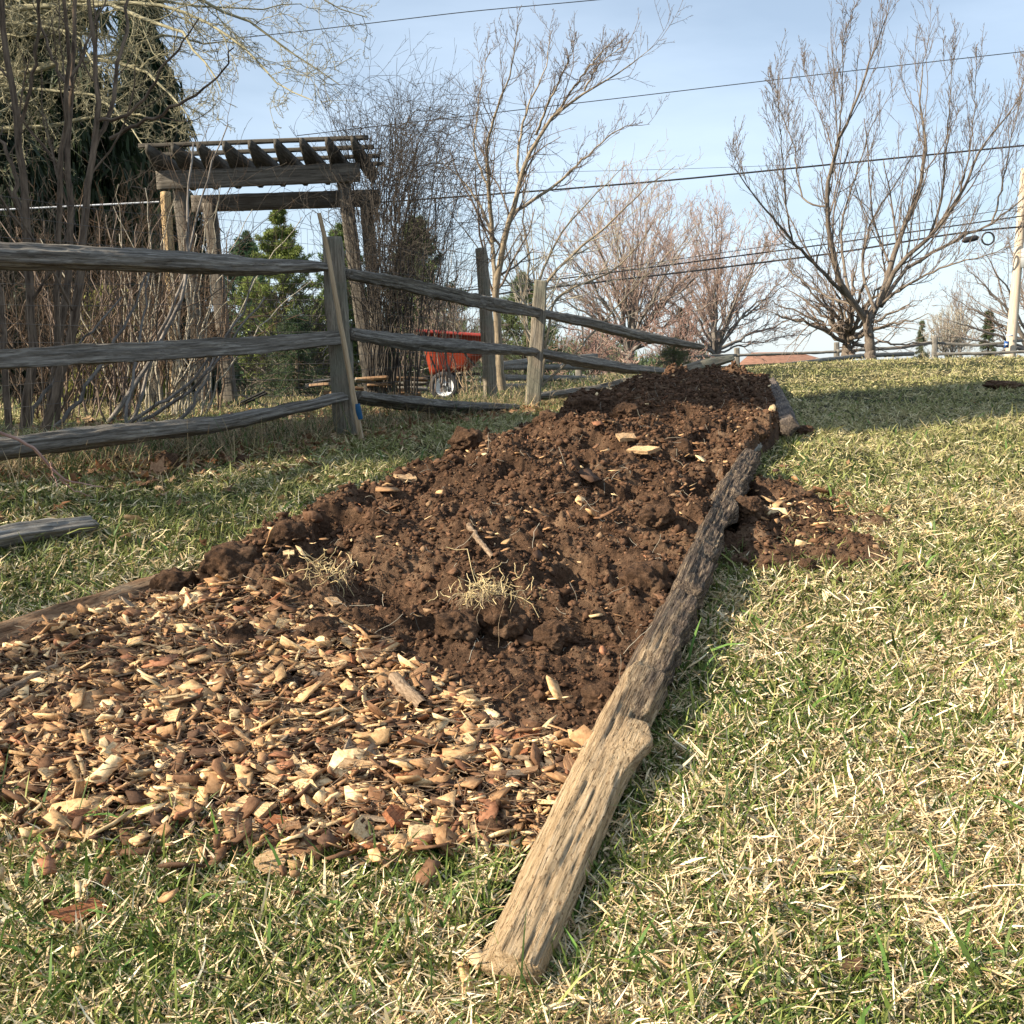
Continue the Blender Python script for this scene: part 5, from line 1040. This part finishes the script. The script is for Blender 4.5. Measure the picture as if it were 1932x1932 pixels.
# coarser, longer blades and tufts
n = 5200; Y = 1.15*(9/1.15)**rng.random(n); X = rng.uniform(-1, 1, n)*(Y*.55+.2); k = lawn_mask(X, Y) & (fbm(X*3, Y*3, 0, 2, 17) > -.1); X, Y = X[k], Y[k]; n = len(X); g = rng.random(n) < .62
V, Fc, ct = blades(X, Y, ground(X, Y), .068*np.exp(rng.normal(0, .3, n)), np.where(g, .0062, .005)*(Y/1.6)**.3, rng.random(n)*6.283, np.where(g, rng.normal(.8, .35, n), rng.normal(.35, .3, n)).clip(.02, 1.4), rng.normal(.7, .4, n), rng.normal(0, .5, n), np.where(g[:, None], (.08, .15, .03), (.74, .62, .42))*np.exp(rng.normal(0, .25, (n, 1))))
tag(mesh_obj('coarse_grass', V, Fc, M['blade'], cols=ct, smooth=False, origin=(0, 0, 0)), 'broader longer grass blades standing out of the lawn', 'grass', kind='stuff')
# tall unmown grass and stalks along the fence foot
n = 9000; t = rng.random(n); A_ = np.array([-2.35, 3.75]); B_ = np.array([-.95, 6.3]); C_ = np.array([.12, 9.6]); D_ = np.array([1.7, 11.6])
seg = rng.choice(3, n, p=[.5, .35, .15]); S0 = np.array([A_, B_, C_])[seg]; S1 = np.array([B_, C_, D_])[seg]; pp = S0+(S1-S0)*t[:, None]+rng.normal(0, .16, (n, 2))+np.array([-.12, .05]); X, Y = pp[:, 0], pp[:, 1]; g = rng.random(n) < .35
V, Fc, ct = blades(X, Y, ground(X, Y), .13*np.exp(rng.normal(0, .4, n)), .003+0*X, rng.random(n)*6.283, rng.normal(1.0, .35, n).clip(.1, 1.5), rng.normal(.8, .5, n), rng.normal(0, .6, n), np.where(g[:, None], (.06, .11, .03), (.34, .26, .15))*np.exp(rng.normal(0, .3, (n, 1))))
tag(mesh_obj('tall_grass', V, Fc, M['blade'], cols=ct, smooth=False, origin=(0, 0, 0)), 'taller unmown grass and dead stalks along the fence foot', 'grass', kind='stuff')
# behind the fence: ragged far grass
n = 60000; Y = 9*(34/9)**rng.random(n); X = rng.uniform(-.62, .3, n)*Y; k = (X < .12*Y) ; X, Y = X[k], Y[k]; n = len(X); g = rng.random(n) < .4
V, Fc, ct = blades(X, Y, ground(X, Y), .09*np.exp(rng.normal(0, .3, n)), .004*(Y/8), rng.random(n)*6.283, rng.normal(.6, .35, n).clip(.05, 1.4), rng.normal(.4, .4, n), rng.normal(0, .5, n), np.where(g[:, None], (.08, .13, .03), (.46, .36, .2))*np.exp(rng.normal(0, .2, (n, 1))))
tag(mesh_obj('far_grass', V, Fc, M['blade'], cols=ct, smooth=False, origin=(0, 0, 0)), 'pale lawn grass beyond the fence', 'grass', kind='stuff')
# leaves: oak-like litter and round weed leaves
def leaves(X, Y, z, S, c, tilt=.35, cup=.3):
    K = len(X); a = np.linspace(0, 2*math.pi, 11)[:-1]; rr = np.array([1, .62, .9, .5, .75, .45, .75, .5, .9, .62])[None]*rng.uniform(.75, 1.2, (K, 10))
    v = np.stack([np.cos(a)*rr*1.25, np.sin(a)*rr*.8, cup*rr**2*rng.normal(0, 1, (K, 1))+rng.normal(0, .12, (K, 10))], -1); v = np.concatenate([v, np.zeros((K, 1, 3))], 1)*S[:, None, None]
    v = np.einsum('kij,knj->kni', rotm(rng.random(K)*6.283, rng.normal(0, tilt, K), rng.normal(0, tilt, K)), v)+np.stack([X, Y, z], 1)[:, None]
    i = np.arange(10); f = np.stack([i, (i+1) % 10, np.full(10, 10)], 1)[None]+(np.arange(K)*11)[:, None, None]; return v.reshape(-1, 3), f.reshape(-1, 3), np.repeat(c, 11, 0)
n = 420; Y = 1.2*(8/1.2)**rng.random(n); X = rng.uniform(-1, 1, n)*(Y*.55); k = lawn_mask(X, Y); X, Y = X[k], Y[k]; n = len(X)
n2 = 5200; t = rng.random(n2); seg = rng.choice(3, n2, p=[.6, .3, .1]); pp = np.array([A_, B_, C_])[seg]+(np.array([B_, C_, D_])[seg]-np.array([A_, B_, C_])[seg])*t[:, None]; off_ = np.where(rng.random(n2) < .25, rng.exponential(.16, n2), -rng.exponential(.9, n2))
X = np.concatenate([X, pp[:, 0]+off_]); Y = np.concatenate([Y, pp[:, 1]-off_*.45]); S = np.concatenate([.011*np.exp(rng.normal(0, .4, n)), .028*np.exp(rng.normal(0, .35, n2))])
cp = np.array([(.30, .17, .09), (.20, .11, .06), (.42, .29, .17), (.36, .15, .06)])[rng.choice(4, n+n2, p=[.35, .3, .25, .1])]; cp[:n][rng.random(n) < .35] = (.17, .18, .05)
V, Fc, ct = leaves(X, Y, ground(X, Y)+.014+rng.random(n+n2)*.012, S, cp*np.exp(rng.normal(0, .2, (n+n2, 1))))
tag(mesh_obj('fallen_leaves', V, Fc, M['leaf'], cols=ct, smooth=False, origin=(0, 0, 0)), 'brown fallen leaves littering the fence line and lawn', 'leaves', kind='stuff')
lp = bpy.data.meshes
for k, (px, py, s_, c_, lab) in enumerate([(1735, 1590, .022, (.30, .24, .06), 'round yellowish weed leaf in the lower right lawn'), (1495, 1568, .02, (.24, .19, .06), 'scalloped olive leaf in the lawn right of the rail'), (110, 960, .06, (.36, .17, .08), 'large russet oak leaf on the shaded grass at left'), (235, 1015, .04, (.26, .18, .11), 'curled brown leaf beside the grey fallen rail'), (860, 742+45, .06, (.4, .26, .15), 'pale oak leaf under the lowest rail')]):
    p = PG(px, py, .02); V, Fc, ct = leaves(np.array([p[0]]), np.array([p[1]]), np.array([p[2]+.012]), np.array([s_]), np.array([c_])); tag(mesh_obj('fallen_leaf', V, Fc, M['leaf'], cols=ct, smooth=False), lab, 'leaf')
